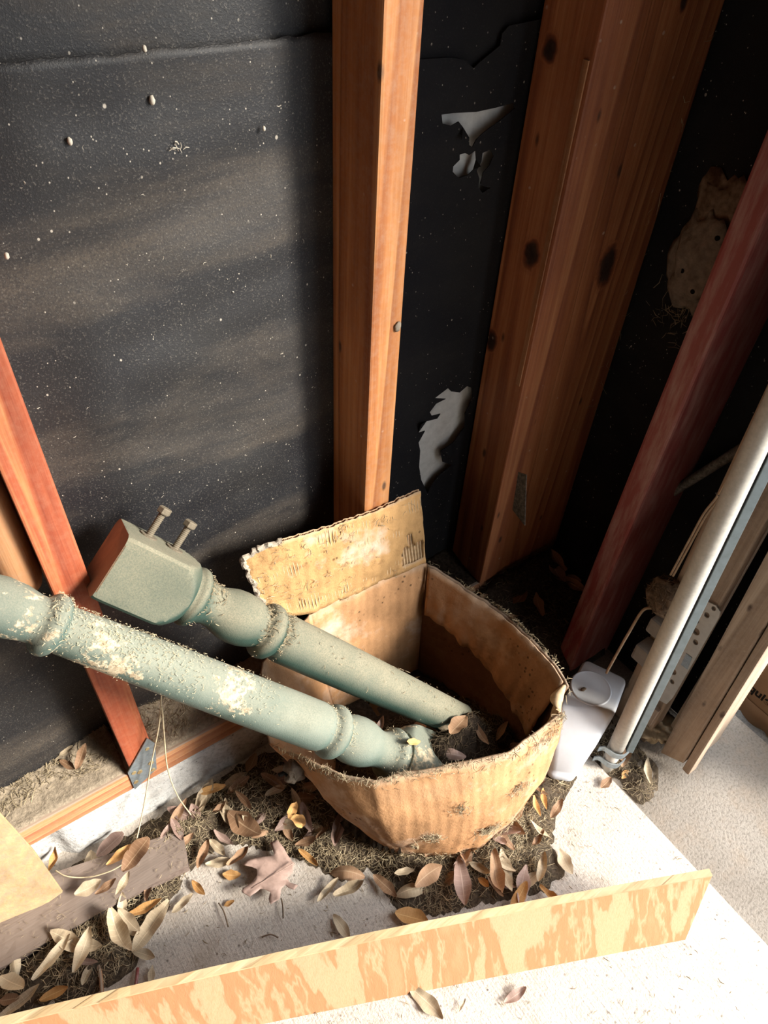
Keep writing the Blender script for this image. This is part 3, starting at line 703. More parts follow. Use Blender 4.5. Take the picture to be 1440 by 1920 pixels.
# folded inner flap on the shaded panel (upper half doubled)
V, Fc = [], []
NC = 50
low = [0.46, 0.44, 0.40, 0.37, 0.33, 0.30, 0.30]
for i in range(NC + 1):
    s = 10.15 + (15.95 - 10.15) * i / NC; k = (i / NC) * 6; lo = low[int(min(k, 5))] * (1 - k % 1) + low[min(int(k) + 1, 6)] * (k % 1)
    lo = 1 - lo * 1.15 + 0.02 * noise.noise(Vector((s * 3, 0, 0)))
    for j in range(9):
        t = lo + (1.004 - lo) * j / 8; p, o = wall_pt(s, min(t, 1.0)); gap = 0.0075 + 0.022 * (1 - j / 8) * (0.6 + 0.5 * noise.noise(Vector((s * 2, 3, 0))))
        V.append(p - o * gap)
for i in range(NC):
    for j in range(8):
        a = i * 9 + j; Fc.append((a, a + 9, a + 10, a + 1))
fl_in = mesh('inner_flap', V, Fc, M['card_in'], bx, smooth=True)
sm = fl_in.modifiers.new('thick', 'SOLIDIFY'); sm.thickness = 0.003
# standing flap at the back: two liners with a corrugated medium between
A, B = wall_pt(20, 1.0)[0], wall_pt(16.02, 1.0)[0]
TA, TB = on(452, 1035, 1, 0.772), on(789, 921, 1, 0.744)
FA = on(505, 1160, 1, 0.752)
def flap_pt(u, v):
    top = TA.lerp(TB, u); bot = A.lerp(B, (u - 0.25) / 0.75) if u > 0.25 else FA.lerp(A, u / 0.25)
    if u < 0.12: top = top + Vector((0, 0, -0.02 * (1 - u / 0.12) ** 2))
    # the left end leans outwards below the crease
    p = bot.lerp(top, v)
    rag = 0.0
    if v > 0.98: rag = 0.004 * noise.noise(Vector((u * 40, 0, 0))) - 0.004 * smooth01((0.25 - u) / 0.2) * (1 + noise.noise(Vector((u * 90, 3, 0))))
    p.z += rag
    p.y += 0.004 * noise.noise(Vector((u * 5, v * 4, 2))) + 0.002 * noise.noise(Vector((u * 19, v * 13, 5))) - 0.012 * math.sin(math.pi * u) * v
    p.x += -0.008 * smooth01((0.1 - u) / 0.1) * (noise.noise(Vector((v * 9, 1, 1))))
    return p
fe = bpy.data.objects.new('back_flap', None); fe.location = A - worldloc(bx); link(fe, bx); fe.empty_display_size = 0.02
nu, nv, thk = 90, 22, 0.0055
for layer, dy in (('liner', 0.0), ('liner', thk)):
    V, Fc = [], []
    for j in range(nv + 1):
        for i in range(nu + 1):
            p = flap_pt(i / nu, j / nv); V.append(p + Vector((0, dy, 0)))
    for j in range(nv):
        for i in range(nu):
            u, v = i / nu, j / nv
            if dy == 0.0 and 0.845 + 0.03 * noise.noise(Vector((v * 30, 0, 0))) < u < 0.985 and 0.06 < v < 0.34 + 0.08 * noise.noise(Vector((u * 40, 2, 0))): continue   # torn-away liner
            if dy == 0.0 and abs(u - 0.90) < 0.022 and 0.34 < v < 0.5: continue
            a = j * (nu + 1) + i; Fc.append((a, a + 1, a + nu + 2, a + nu + 1))
    o = mesh(layer, V, Fc, M['card_flap'] if dy == 0 else M['card'], fe, smooth=True)
    s_ = o.modifiers.new('thick', 'SOLIDIFY'); s_.thickness = 0.0008
V, Fc = [], []; nu2 = 400
for j in range(5):
    for i in range(nu2 + 1):
        p = flap_pt(i / nu2, 0.02 + 0.975 * j / 4); V.append(p + Vector((0, thk / 2 + (thk / 2 - 0.0006) * math.sin(i * 2 * math.pi * 52 / nu2), 0)))
for j in range(4):
    for i in range(nu2):
        a = j * (nu2 + 1) + i; Fc.append((a, a + 1, a + nu2 + 2, a + nu2 + 1))
mesh('corrugation', V, Fc, M['flute'], fe, smooth=True)
ep = [flap_pt(0.0, 0.1 + 0.9 * k / 30) for k in range(31)] + [flap_pt(0.2 * k / 14, 1.0) for k in range(1, 15)]
ep = [p + Vector((.003 * noise.noise(p * 120), -.001 + thk / 2, .003 * noise.noise(p * 90))) for p in ep]
V, Fc = tube_data(ep, [.0045 + .0035 * abs(noise.noise(Vector((k * .9, 4, 0)))) for k in range(len(ep))], 9)
V = [v + noise.noise_vector(v * 140) * .003 for v in V]
mesh('torn_edge', V, Fc, M['mud_pale'], fe)
# torn corner with exposed corrugation, on the inner side of the right-hand rim
V, Fc = [], []
for i in range(81):
    u = i / 80; s = 8.75 + 1.3 * u
    for j in range(6):
        t = (0.80 + 0.03 * noise.noise(Vector((u * 9, 0, 0)))) + 0.19 * j / 5
        p, o = wall_pt(s, min(t, 1.0)); V.append(p - o * (0.0085 + 0.0032 * math.sin(u * 2 * math.pi * 8)))
for i in range(80):
    for j in range(5):
        a = i * 6 + j; Fc.append((a, a + 6, a + 7, a + 1))
o = mesh('torn_corrugation', V, Fc, M['flute'], bx, smooth=True)
s_ = o.modifiers.new('thick', 'SOLIDIFY'); s_.thickness = 0.0012
V, Fc = [], []
for i in range(15):
    u = i / 14; p, o = wall_pt(9.1 + 0.95 * u, 1.0); cw = math.sin(math.pi * u)
    V += [p - o * .006 + Vector((0, 0, .001)), p - o * (.010 + .008 * cw) + Vector((0, 0, .006 * cw)), p - o * (.012 + .018 * cw) + Vector((0, 0, .001 - .006 * cw))]
for i in range(14):
    for j in range(2):
        a = i * 3 + j; Fc.append((a, a + 3, a + 4, a + 1))
o = mesh('torn_liner_tab', V, Fc, M['flute'], bx, smooth=True); s_ = o.modifiers.new('thick', 'SOLIDIFY'); s_.thickness = 0.001

# ------------------------------------------------------------------ two turned green posts
PROF = [(0.152,.044),(0.156,.040),(0.160,.0465),(0.166,.0475),(0.172,.046),(0.177,.040),(0.180,.0375),(0.190,.0335),(0.198,.0325),(0.208,.0335),(0.220,.0375),(0.234,.0415),(0.250,.043),(0.266,.042),(0.280,.0385),(0.290,.0345),(0.293,.0345),
        (0.296,.041),(0.302,.0455),(0.309,.047),(0.316,.0455),(0.322,.041),(0.325,.0365),(0.330,.0362),(0.334,.0395),(0.345,.0412),(0.40,.0412),(0.50,.0398),(0.60,.0378),(0.70,.0355),(0.79,.0335),(0.796,.032),(0.800,.038),(0.806,.0425),(0.812,.0435),(0.818,.0425),(0.824,.038),(0.828,.032),
        (0.84,.033),(0.86,.037),(0.885,.038),(0.91,.034),(0.925,.030),(0.94,.029),(0.955,.036),(0.962,.041),(0.970,.0415),(0.978,.038),(0.984,.037)]
PROF = [(a - 0.022, b) for a, b in PROF]
def newel(name, head, direction, tilt, label, upto, second_block, paint='green'):
    d = direction.normalized()
    e = empty(name, head, label, 'turned post', 'green turned posts in the box')
    c_ = Vector((-0.40, -0.62, 0.68)); c_ = (c_ - d * c_.dot(d)).normalized(); t_ = d.cross(c_)
    if t_.z < 0: t_ = -t_
    u, v = c_ * math.cos(tilt) - t_ * math.sin(tilt), t_ * math.cos(tilt) + c_ * math.sin(tilt)     # u: broad front face, v: top face
    NA = 64
    def ring(s, rf):
        return [head + d * s + (u * math.cos(a) + v * math.sin(a)) * rf(a) for a in [2 * math.pi * (k + .5) / NA for k in range(NA)]]
    def loft(nm, rows, mat, capA=True, capB=True, smooth=True):
        V = [p for r in rows for p in r]; Fc = []
        for i in range(len(rows) - 1):
            for k in range(NA): Fc.append((i * NA + k, i * NA + (k + 1) % NA, (i + 1) * NA + (k + 1) % NA, (i + 1) * NA + k))
        if capA: Fc.append(tuple(range(NA - 1, -1, -1)))
        if capB: Fc.append(tuple(range((len(rows) - 1) * NA, len(rows) * NA)))
        return mesh(nm, V, Fc, mat, e, smooth=smooth)
    h = 0.0505
    def sq(R): return lambda a: min(h / max(abs(math.cos(a)), abs(math.sin(a))), R)
    rows = [ring(0.0, sq(.0655)), ring(0.004, sq(.0668))] + [ring(0.004 + 0.090 * k / 6, sq(.0672)) for k in range(1, 7)]
    rows += [ring(0.094 + 0.036 * t, sq(.0672 - 0.020 * t ** 1.7)) for t in [k / 10 for k in range(1, 11)]]
    blk = loft('square_block', rows, M[paint], capA=False)
    sm_ = blk.modifiers.new('split', 'EDGE_SPLIT'); sm_.split_angle = math.radians(28)
    loft('end_grain', [ring(0.0004, sq(.0654)), ring(0.002, sq(.0654))], M['barewood'], smooth=False)
    pr = [(s, r) for s, r in PROF if s <= upto]
    if upto < 0.79: pr.append((upto, 0.0342))
    fine = []
    for (s0, r0), (s1, r1) in zip(pr, pr[1:]):
        m = max(1, int((s1 - s0) / 0.02))
        for k in range(m): fine.append((s0 + (s1 - s0) * k / m, r0 + (r1 - r0) * k / m))
    fine.append(pr[-1])
    loft('turned_shaft', [ring(s, lambda a, r=r: r) for s, r in fine], M[paint])
    if second_block:
        loft('square_block', [ring(0.984 + 0.02 * t, sq(.047 + .02 * t)) for t in (0, .5, 1)] + [ring(1.10, sq(.0672))], M[paint]).modifiers.new('split', 'EDGE_SPLIT').split_angle = math.radians(28)
    return e, u, v, d
# upper post: head propped against the wall, foot buried in the litter inside the box
a2, b2_ = deep(198, 1043, 1.01), deep(850, 1345, 1.41)
n2, u2, v2, d2 = newel('newel_post', a2, b2_ - a2, math.radians(0), 'green turned post with square bolted head leaning against the wall', 0.77, False)
# lower post: square end in the box, other end beyond the picture, leaning on the red stud
a1, b1 = deep(85, 1168, 0.945), deep(740, 1416, 1.305)
d1 = (b1 - a1).normalized(); ln1 = (b1 - a1).length
h1 = a1 + d1 * (ln1 * 0.985 + 0.143)
n1, u1, v1, dd1 = newel('newel_post', h1, -d1, math.radians(20), 'green turned post with flaked paint crossing in front of the red stud', 1.2, False, 'green_worn')

# ------------------------------------------------------------------ white plastic jug
def rrect(cs, r, n=5):
    """rounded quad from four corner points"""
    out = []
    for i in range(4):
        p, a, b = cs[i], cs[i - 1], cs[(i + 1) % 4]
        da, db = (a - p).normalized() * r, (b - p).normalized() * r
        for k in range(n + 1):
            t = k / n; out.append((p + da) * (1 - t) ** 2 + p * (2 * t * (1 - t)) + (p + db) * t * t)
    return out
jb = [Vector((.757, .338, .004)), Vector((.800, .296, .004)), Vector((.866, .345, .004)), Vector((.815, .400, .004))]
JT = 0.17
jt = [on(px, py, 2, JT) for px, py in ((1046, 1325), (1155, 1340), (1180, 1271), (1097, 1231))]
jg = empty('plastic_jug', (.81, .345, .004), 'white plastic jug with a round sunken base, beside the box', 'jug')
rows = []
for t, ins, rr in ((0, .010, .012), (.03, .002, .018), (.10, 0, .020), (.13, .004, .020), (.16, 0, .020), (.5, -.002, .020), (.9, 0, .018), (.965, .0015, .016), (.99, .006, .013), (1.0, .011, .010)):
    cs = [b.lerp(t_, t) for b, t_ in zip(jb, jt)]; cc = sum(cs, Vector()) / 4
    cs = [c + (cc - c).normalized() * ins for c in cs]
    rows.append(rrect(cs, rr))
V = [p for r in rows for p in r]; NR = len(rows[0]); Fc = []
for i in range(len(rows) - 1):
    for k in range(NR): Fc.append((i * NR + k, i * NR + (k + 1) % NR, (i + 1) * NR + (k + 1) % NR, (i + 1) * NR + k))
Fc.append(tuple(range(NR - 1, -1, -1))); Fc.append(tuple(range((len(rows) - 1) * NR, len(rows) * NR)))
mesh('jug_body', V, Fc, M['plastic'], jg, smooth=True)
rc_ = on(1108, 1290, 2, JT + .0005)
V, Fc = [], []
profile = [(.0445, -.001), (.0438, .0012), (.042, .0018), (.040, .001), (.0385, .0005), (.018, .0004), (.001, .0004)]
for r, dz in profile:
    for k in range(40):
        a = 2 * math.pi * k / 40; V.append(rc_ + Vector((math.cos(a) * r, math.sin(a) * r, dz)))
for i in range(len(profile) - 1):
    for k in range(40): Fc.append((i * 40 + k, i * 40 + (k + 1) % 40, i * 40 + 40 + (k + 1) % 40, i * 40 + 40 + k))
mesh('round_base_ring', V, Fc, M['plastic'], jg, smooth=True)
lump('dirt_spot', rc_ + Vector((-.018, .006, .003)), (.007, .004, .002), .5, 3, M['root'], jg, sub=2)

# ------------------------------------------------------------------ plywood strip standing on edge
pb0, pb1 = on(-330, 2105, 2, 0.0), on(1285, 1762, 2, 0.0)
pb0 = pb1 + (on(540, 1915, 2, 0) - pb1) * 1.75
PH = 0.155
pt1 = on(1335, 1643, 2, PH); pt0 = pt1 + (on(80, 1912, 2, PH) - pt1) * 1.15
thn = Vector((0.41, 0.91, 0)).normalized() * 0.012
pw = empty('plywood_strip', (pb0 + pb1) / 2, 'long plywood strip standing on edge across the front of the floor', 'plywood strip')
V, Fc, Fe = [], [], []
nl = 70
for i in range(nl + 1):
    u = i / nl
    bo = pb0.lerp(pb1, u); to_ = pt0.lerp(pt1, u)
    bow = thn.normalized() * (0.012 * math.sin(math.pi * u))
    rg = 0.0012 * noise.noise(Vector((u * 160, 0, 0)))
    V += [bo + bow * 0.3, to_ + bow + Vector((0, 0, rg)), to_ + bow + thn + Vector((0, 0, -0.004 + rg)), bo + bow * 0.3 + thn]
for i in range(nl):
    a = i * 4
    Fc.append((a, a + 4, a + 5, a + 1)); Fe.append((a + 1, a + 5, a + 6, a + 2)); Fc.append((a + 2, a + 6, a + 7, a + 3)); Fc.append((a + 3, a + 7, a + 4, a))
Fc.append((nl * 4, nl * 4 + 3, nl * 4 + 2, nl * 4 + 1)); Fc.append((0, 1, 2, 3))
mesh('veneer_board', V, Fc + Fe, M['ply'], pw)
V2 = []
nrm = (thn.normalized())
for i in range(nl + 1):
    a = V[i * 4 + 1]; b = V[i * 4 + 2]; m = 0.0006 * noise.noise(Vector((i * 0.7, 5, 0)))
    V2 += [a + Vector((0, 0, -.003)) - nrm * .0006, a + Vector((0, 0, .0035 + m)) - nrm * .0004, b + Vector((0, 0, .0070 - m)) + nrm * .0004, b + Vector((0, 0, -.003)) + nrm * .0006]
F2 = []
for i in range(nl):
    a = i * 4
    for q in range(3): F2.append((a + q, a + q + 1, a + q + 5, a + q + 4))
F2.append((nl * 4 + 3, nl * 4 + 2, nl * 4 + 1, nl * 4)); F2.append((0, 1, 2, 3))
mesh('sawn_edge', V2, F2, M['ply_edge'], pw)

# ------------------------------------------------------------------ boards lying at the lower left
def flat_board(name, quad, th, mat, label, cat, rough=0.004):
    n = 24; m = 8; V, Fc = [], []
    for k, dz in ((0, th), (1, 0.0)):
        for j in range(m + 1):
            for i in range(n + 1):
                p = quad[0].lerp(quad[1], i / n).lerp(quad[3].lerp(quad[2], i / n), j / m)
                e = rough * fbm(Vector((p.x * 20, p.y * 20, 1)))
                if k == 0: V.append(p + Vector((0, 0, dz + 0.4 * e)))
                else: V.append(p)
    W = n + 1; off_ = W * (m + 1)
    for j in range(m):
        for i in range(n):
            a = j * W + i; Fc.append((a, a + 1, a + W + 1, a + W)); Fc.append((off_ + a + W, off_ + a + W + 1, off_ + a + 1, off_ + a))
    for i in range(n):
        Fc.append((i + 1, i, off_ + i, off_ + i + 1)); a = m * W + i; Fc.append((a, a + 1, off_ + a + 1, off_ + a))
    for j in range(m):
        a = j * W; Fc.append((a, a + W, off_ + a + W, off_ + a)); a = j * W + n; Fc.append((a + W, a, off_ + a, off_ + a + W))
    o = mesh(name, V, Fc, mat, origin=sum(quad, Vector()) / 4, smooth=False)
    return tag(o, label, cat)
z1 = 0.030
q = [on(-90, 1865, 2, z1), on(352, 1622, 2, z1), on(342, 1556, 2, z1), on(-90, 1700, 2, z1)]
q = [Vector((v.x, v.y, 0.001)) for v in q]
q_board = q
flat_board('floor_board', q, z1, M['greyboard'], 'dusty grey-brown board lying flat on the floor at lower left', 'board')
# tan board propped on the floor board, its upper end against the curb
P_a, P_b, P_c = on(-8, 1515, 1, 0.738), on(118, 1672, 2, 0.046), on(-80, 1755, 2, 0.042)
pl_n = (P_b - P_a).cross(P_c - P_a).normalized()
def on_plane(px, py):
    d = ray(px, py); return CAM + d * ((P_a - CAM).dot(pl_n) / d.dot(pl_n))
tq = [on_plane(*k) for k in ((-70, 1425), (-8, 1515), (62, 1592), (118, 1672), (40, 1728), (-80, 1755))]
V = tq + [p + Vector((0.0, 0.004, -0.010)) for p in tq]
k = len(tq)
o = mesh('tan_board', V, [tuple(range(k - 1, -1, -1)), tuple(range(k, 2 * k))] + [(i, (i + 1) % k, k + (i + 1) % k, k + i) for i in range(k)], M['tanboard'], origin=tq[3])
bmx = bmesh.new(); bmx.from_mesh(o.data); bmesh.ops.recalc_face_normals(bmx, faces=bmx.faces)
bmesh.ops.bevel(bmx, geom=bmx.edges[:], offset=0.002, segments=2, affect='EDGES'); bmx.to_mesh(o.data); bmx.free()
tag(o, 'yellow-tan dirty board propped at the far left against the curb', 'board')

# pale bracket and dark strip lying in the dark corner
zc = 0.13
qb = [on(px, py, 2, zc) for px, py in ((919, 1068), (926, 1091), (1000, 1085), (1001, 1074), (986, 1059), (940, 1063))]
sheet_holes('plastic_bracket', qb, [circle_pts(on(992, 1073, 2, zc), Vector((1, 0, 0)), Vector((0, 1, 0)), 0.005)], Vector((0, 0, 0.004)), M['plastic_dirty'], origin=qb[0])
tag(bpy.data.objects['plastic_bracket'], 'small pale grey flat bracket with one hole lying in the dark corner', 'bracket')
qs = [on(px, py, 2, zc + .012) for px, py in ((920, 1048), (930, 1062), (1022, 1012), (1012, 1000))]
tag(sheet_holes('metal_strip', qs, [], Vector((0, 0, 0.003)), M['pole'], origin=qs[0]), 'dull dark strip lying behind the pale bracket in the corner', 'strip')

# bolts through the upper post's square head
for sb in (0.040, 0.084):
    base = a2 + d2 * sb + v2 * 0.0505 + u2 * (-0.012)
    bo = bpy.data.objects.new('bolt', None); bo.location = base - worldloc(n2); link(bo, n2); bo.empty_display_size = .01
    pts, rr = [], []
    for k in range(60):
        t = k / 59; pts.append(base - v2 * 0.01 + v2 * 0.056 * t); rr.append(0.0053 + 0.0006 * math.sin(k * 2.1))
    V, Fc = tube_data(pts, rr, 12); mesh('threaded_shank', V, Fc, M['bolt'], bo, smooth=True)
    V, Fc = tube_data([base - v2 * .0002, base + v2 * .0022], .0135, 20); mesh('washer', V, Fc, M['bolt'], bo)
    V, Fc = tube_data([base + v2 * .039, base + v2 * .0405, base + v2 * .0475, base + v2 * .049], [.0092, .0103, .0103, .0092], 6); mesh('hex_nut', V, Fc, M['bolt'], bo)

# ------------------------------------------------------------------ litter
def inside(p, poly):
    c = False; n = len(poly)
    for i in range(n):
        a, b = poly[i], poly[(i + 1) % n]
        if (a[1] > p[1]) != (b[1] > p[1]) and p[0] < (b[0] - a[0]) * (p[1] - a[1]) / (b[1] - a[1]) + a[0]: c = not c
    return c
def edge_dist(p, poly):
    m = 9.0; n = len(poly)
    for i in range(n):
        ax, ay = poly[i][:2]; bx_, by_ = poly[(i + 1) % n][:2]
        dx, dy = bx_ - ax, by_ - ay; L = dx * dx + dy * dy or 1e-9
        t = max(0, min(1, ((p[0] - ax) * dx + (p[1] - ay) * dy) / L))
        m = min(m, math.hypot(p[0] - ax - dx * t, p[1] - ay - dy * t))
    return m
px_main = [(20,1640),(115,1625),(300,1512),(480,1400),(600,1390),(760,1470),(900,1470),(990,1440),(1060,1430),(1105,1450),(1075,1500),(1050,1580),(1078,1640),(1035,1690),(900,1715),(840,1740),(740,1735),(690,1650),(640,1670),(560,1630),(470,1605),(420,1600),(370,1640),(330,1710),(290,1760),(270,1830),(180,1885),(20,1930),(-80,1900),(-80,1650)]
poly_main = [tuple(on(a, b, 2, 0))[:2] for a, b in px_main]
poly_corner = [(0.735,0.40),(0.90,0.475),(1.0,0.505),(1.14,0.51),(1.14,0.752),(0.60,0.752),(0.70,0.70)]
poly_right = [(0.885,0.175),(0.935,0.165),(0.99,0.19),(1.02,0.22),(1.02,0.50),(0.88,0.48),(0.86,0.40)]
BOARD = [tuple(v)[:2] for v in q_board]
def BOARD_Y(x):
    t = (x - q_board[0].x) / (q_board[1].x - q_board[0].x); return (q_board[0].y + (q_board[1].y - q_board[0].y) * t + q_board[3].y + (q_board[2].y - q_board[3].y) * t) / 2
def h_main(x, y):
    p = (x, y)
    if not inside(p, poly_main): return -1
    d = edge_dist(p, poly_main)
    h = 0.030 * smooth01(d / 0.11) * (0.55 + 0.9 * (0.5 + 0.5 * fbm(Vector((x * 17, y * 17, 0)))))
    if inside(p, BOARD): h *= 1.0 if noise.noise(Vector((x * 16, y * 16, 3))) + (y - BOARD_Y(x)) * 14 > 0.5 else 0.0
    return h - 0.002
def h_corner(x, y):
    if not inside((x, y), poly_corner): return -1
    d = edge_dist((x, y), [(0.70,0.70),(0.735,0.40),(0.90,0.475),(1.0,0.505),(1.0,0.505)])
    d = min(math.hypot(x - 0.72, y - 0.6), abs(y - 0.42) * 2)
    return 0.015 + 0.105 * smooth01((x - 0.74) / 0.2) * smooth01((y - 0.48) / 0.16) + 0.065 * smooth01((y - 0.66) / 0.07) * smooth01((x - 0.70) / 0.12) + 0.014 * fbm(Vector((x * 15, y * 15, 3)))
def h_right(x, y):
    if not inside((x, y), poly_right): return -1
    d = edge_dist((x, y), poly_right)
    return -0.014 + 0.022 * smooth01(d / 0.06) * (0.6 + 0.8 * fbm(Vector((x * 22, y * 22, 6))))
def heap(name, hf, x0, x1, y0, y1, step, mat, label, z_min=0.0):
    V, Fc, idx = [], [], {}
    nx, ny = int((x1 - x0) / step) + 1, int((y1 - y0) / step) + 1
    def vid(i, j):
        if (i, j) not in idx:
            x, y = x0 + i * step, y0 + j * step; h = hf(x, y)
            r = 0.004 * noise.noise(Vector((x * 90, y * 90, 0)))
            idx[(i, j)] = len(V); V.append((x, y, max(h + (r if h > z_min else 0), z_min - 0.004)))
        return idx[(i, j)]
    for i in range(nx):
        for j in range(ny):
            hs = [hf(x0 + (i + a) * step, y0 + (j + b) * step) for a in (0, 1) for b in (0, 1)]
            if max(hs) > z_min: Fc.append((vid(i, j), vid(i + 1, j), vid(i + 1, j + 1), vid(i, j + 1)))
    o = mesh(name, V, Fc, mat, origin=((x0 + x1) / 2, (y0 + y1) / 2, 0), smooth=True)
    return tag(o, label, 'litter', kind='stuff')
heap('leaf_litter', h_main, -0.45, 0.85, 0.15, 0.76, 0.010, M['litter'], 'crumbled dark leaf litter spread over the floor around the box')
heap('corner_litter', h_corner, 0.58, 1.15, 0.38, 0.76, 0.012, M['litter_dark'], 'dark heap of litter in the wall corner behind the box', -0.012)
heap('track_litter', h_right, 0.84, 1.03, 0.14, 0.51, 0.010, M['litter'], 'crumbs of litter around the foot of the door track', -0.012)
def h_sill(x, y):
    if not (-0.62 < x < 0.884 and 0.755 < y < 0.872): return -1
    t = (y - 0.765) / 0.09
    return 0.179 + max(0, 0.002 + 0.020 * t * abs(t) + 0.006 * t * fbm(Vector((x * 20, y * 20, 0))))
def in_stud(x, y): return (0.008 < x < 0.067) or (0.528 < x < 0.592)
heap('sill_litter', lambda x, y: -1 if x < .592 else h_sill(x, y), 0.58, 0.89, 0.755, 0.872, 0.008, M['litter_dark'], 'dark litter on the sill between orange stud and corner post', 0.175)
heap('sill_dust', lambda x, y: -1 if in_stud(x, y) or x > .533 else h_sill(x, y), -0.62, 0.60, 0.755, 0.872, 0.008, M['dirt'], 'soft grey-brown dust and chaff lying on the sill', 0.175)
# litter inside the box
in_poly = [tuple(wall_pt(s * 0.5, 0.5)[0] - wall_pt(s * 0.5, 0.5)[1] * 0.022)[:2] for s in range(2 * len(rim))]
def h_box(x, y):
    if not inside((x, y), in_poly): return -1
    q = math.exp(-((x - 0.50) ** 2 + (y - 0.43) ** 2) / 0.012)
    return 0.055 + 0.165 * q + 0.06 * smooth01((0.62 - y) / 0.2) + 0.085 * math.exp(-((x - 0.605) ** 2 + (y - 0.462) ** 2) / 0.003) + 0.014 * fbm(Vector((x * 18, y * 18, 8)))
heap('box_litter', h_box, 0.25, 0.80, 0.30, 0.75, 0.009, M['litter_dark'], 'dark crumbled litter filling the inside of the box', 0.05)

# ---- straw: thin bent blades, uncountable
def blades(name, seeds, mat, label=None, parent=None, origin=None, lmin=0.007, lmax=0.032, w=0.00045, lift=0.35, cat='straw'):
    V, Fc = [], []
    for (p, nrm) in seeds:
        p = Vector(p); L = random.uniform(lmin, lmax) * random.choice((0.6, 1, 1))
        d = Vector((random.gauss(0, 1), random.gauss(0, 1), random.gauss(0, 1)))
        d = (d - nrm * d.dot(nrm)).normalized() + nrm * random.uniform(-0.05, lift); d.normalize()
        side = d.cross(nrm).normalized() if abs(d.dot(nrm)) < 0.99 else Vector((1, 0, 0))
        bend = side * random.uniform(-0.3, 0.3) * L + nrm * random.uniform(-0.12, 0.10) * L
        ww = w * random.uniform(0.6, 1.7); b = len(V)
        for t, k in ((0, 0.6), (0.5, 1.0), (1.0, 0.35)):
            c = p + d * (L * (t - 0.5)) + bend * (4 * t * (1 - t) - 0.5) + nrm * (ww * 1.5 + 0.002 * random.random())
            V += [c + side * ww * k, c - side * ww * k + nrm * ww * 0.8, c + nrm * ww * 1.6 * k]
        for i in (0, 1):
            a = b + i * 3
            for q in range(3): Fc.append((a + q, a + (q + 1) % 3, a + 3 + (q + 1) % 3, a + 3 + q))
    o = mesh(name, V, Fc, mat, parent, origin=origin, smooth=False)
    if parent: o['kind'] = 'stuff'
    else: tag(o, label, cat, kind='stuff')
    return o
UPV = Vector((0, 0, 1))
def scatter(hf, n, x0, x1, y0, y1, zmin=-0.02, clump=0.0):
    out = []
    tries = 0
    while len(out) < n and tries < n * 30:
        tries += 1
        x, y = random.uniform(x0, x1), random.uniform(y0, y1); h = hf(x, y)
        if h <= zmin: continue
        if clump and noise.noise(Vector((x * 13, y * 13, 5))) < random.uniform(-0.5, clump): continue
        out.append((Vector((x, y, max(h, 0.0 if zmin >= 0 else h) + 0.001)), UPV))
    return out
sm_ = scatter(h_main, 6000, -0.45, 0.85, 0.15, 0.76, 0.001, 0.25)
blades('straw_litter', sm_, M['straw'], 'dry straw and grass bits strewn over the floor litter', origin=(0.2, 0.5, 0))
blades('pale_straw', scatter(h_main, 1300, -0.45, 0.85, 0.15, 0.76, 0.003, 0.3), M['straw_pale'], 'pale straw bits lying on top of the floor litter', origin=(0.2, 0.5, 0))
blades('corner_straw', scatter(h_corner, 1500, 0.58, 1.14, 0.38, 0.755, -0.01), M['straw_dark'], 'straw bits in the dark corner behind the box', origin=(0.9, 0.6, 0))
blades('track_straw', scatter(h_right, 700, 0.85, 1.02, 0.15, 0.50, -0.011), M['straw'], 'straw bits around the foot of the door track', origin=(0.94, 0.3, 0))
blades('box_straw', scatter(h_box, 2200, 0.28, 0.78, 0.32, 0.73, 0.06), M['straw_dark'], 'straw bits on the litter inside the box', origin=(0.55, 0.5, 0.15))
hs_ = lambda x, y: -1 if in_stud(x, y) else h_sill(x, y)
def h_sill2(x, y):
    h = hs_(x, y); return h if h > 0.1 and (y > 0.80 + 0.02 * noise.noise(Vector((x * 12, 0, 0))) or (x > 0.07 and y > 0.775)) else -1
blades('sill_straw', scatter(h_sill2, 2600, -0.45, 0.53, 0.757, 0.872, 0.1), M['straw'], 'tangled pale straw along the back of the sill', origin=(0, 0.8, 0.18), lift=0.6)
def h_boardtop(x, y): return z1 + .002 if inside((x, y), BOARD) else -1
blades('board_straw', scatter(h_boardtop, 260, -.4, .06, .55, .75, 0.0, 0.3), M['straw'], 'pale straw bits on the grey floor board', origin=(-.15, .65, .03), lmin=.003, lmax=.014, w=.0003)
# bare floor crumbs
fl_s = []
for k in range(700):
    x, y = random.uniform(-0.3, 0.88), random.uniform(-0.2, 0.62)
    if h_main(x, y) < 0: fl_s.append((Vector((x, y, 0.0005)), UPV))
blades('floor_crumbs', fl_s, M['straw'], 'tiny crumbs and stem bits scattered over the bare slab', lmin=0.003, lmax=0.014, w=0.0006, lift=0.1)
# straw stuck to the box, the posts, the clump
bs = []
for (s0, t0_, sp, n_c) in ((6.9, .36, .4, 160), (5.2, .42, .3, 90), (7.6, .62, .25, 60), (5.9, .68, .25, 50), (8.3, .9, .6, 90), (3.6, .04, .5, 160), (5.6, .05, 1.4, 220), (8, .1, .8, 160), (4.6, .3, .2, 40), (8.8, .98, .3, 60), (5.5, .99, 3.0, 220), (13, .995, 2.8, 260), (2, .985, 1.6, 120)):
    for k in range(n_c):
        s = max(0.05, min(15.9, s0 + random.gauss(0, sp * 0.5))); t = max(0.0, min(1.0, t0_ + random.gauss(0, 0.025)))
        p, o = wall_pt(s, t)
        bs.append((p + o * 0.002 + Vector((0, 0, .003 if t > .97 else 0)), (o + Vector((0, 0, 0.3 if t < .97 else 2))).normalized()))
blades('stuck_straw', bs, M['straw'], parent=bx, lmin=0.006, lmax=0.022, w=0.0005, lift=0.5)
fs = []
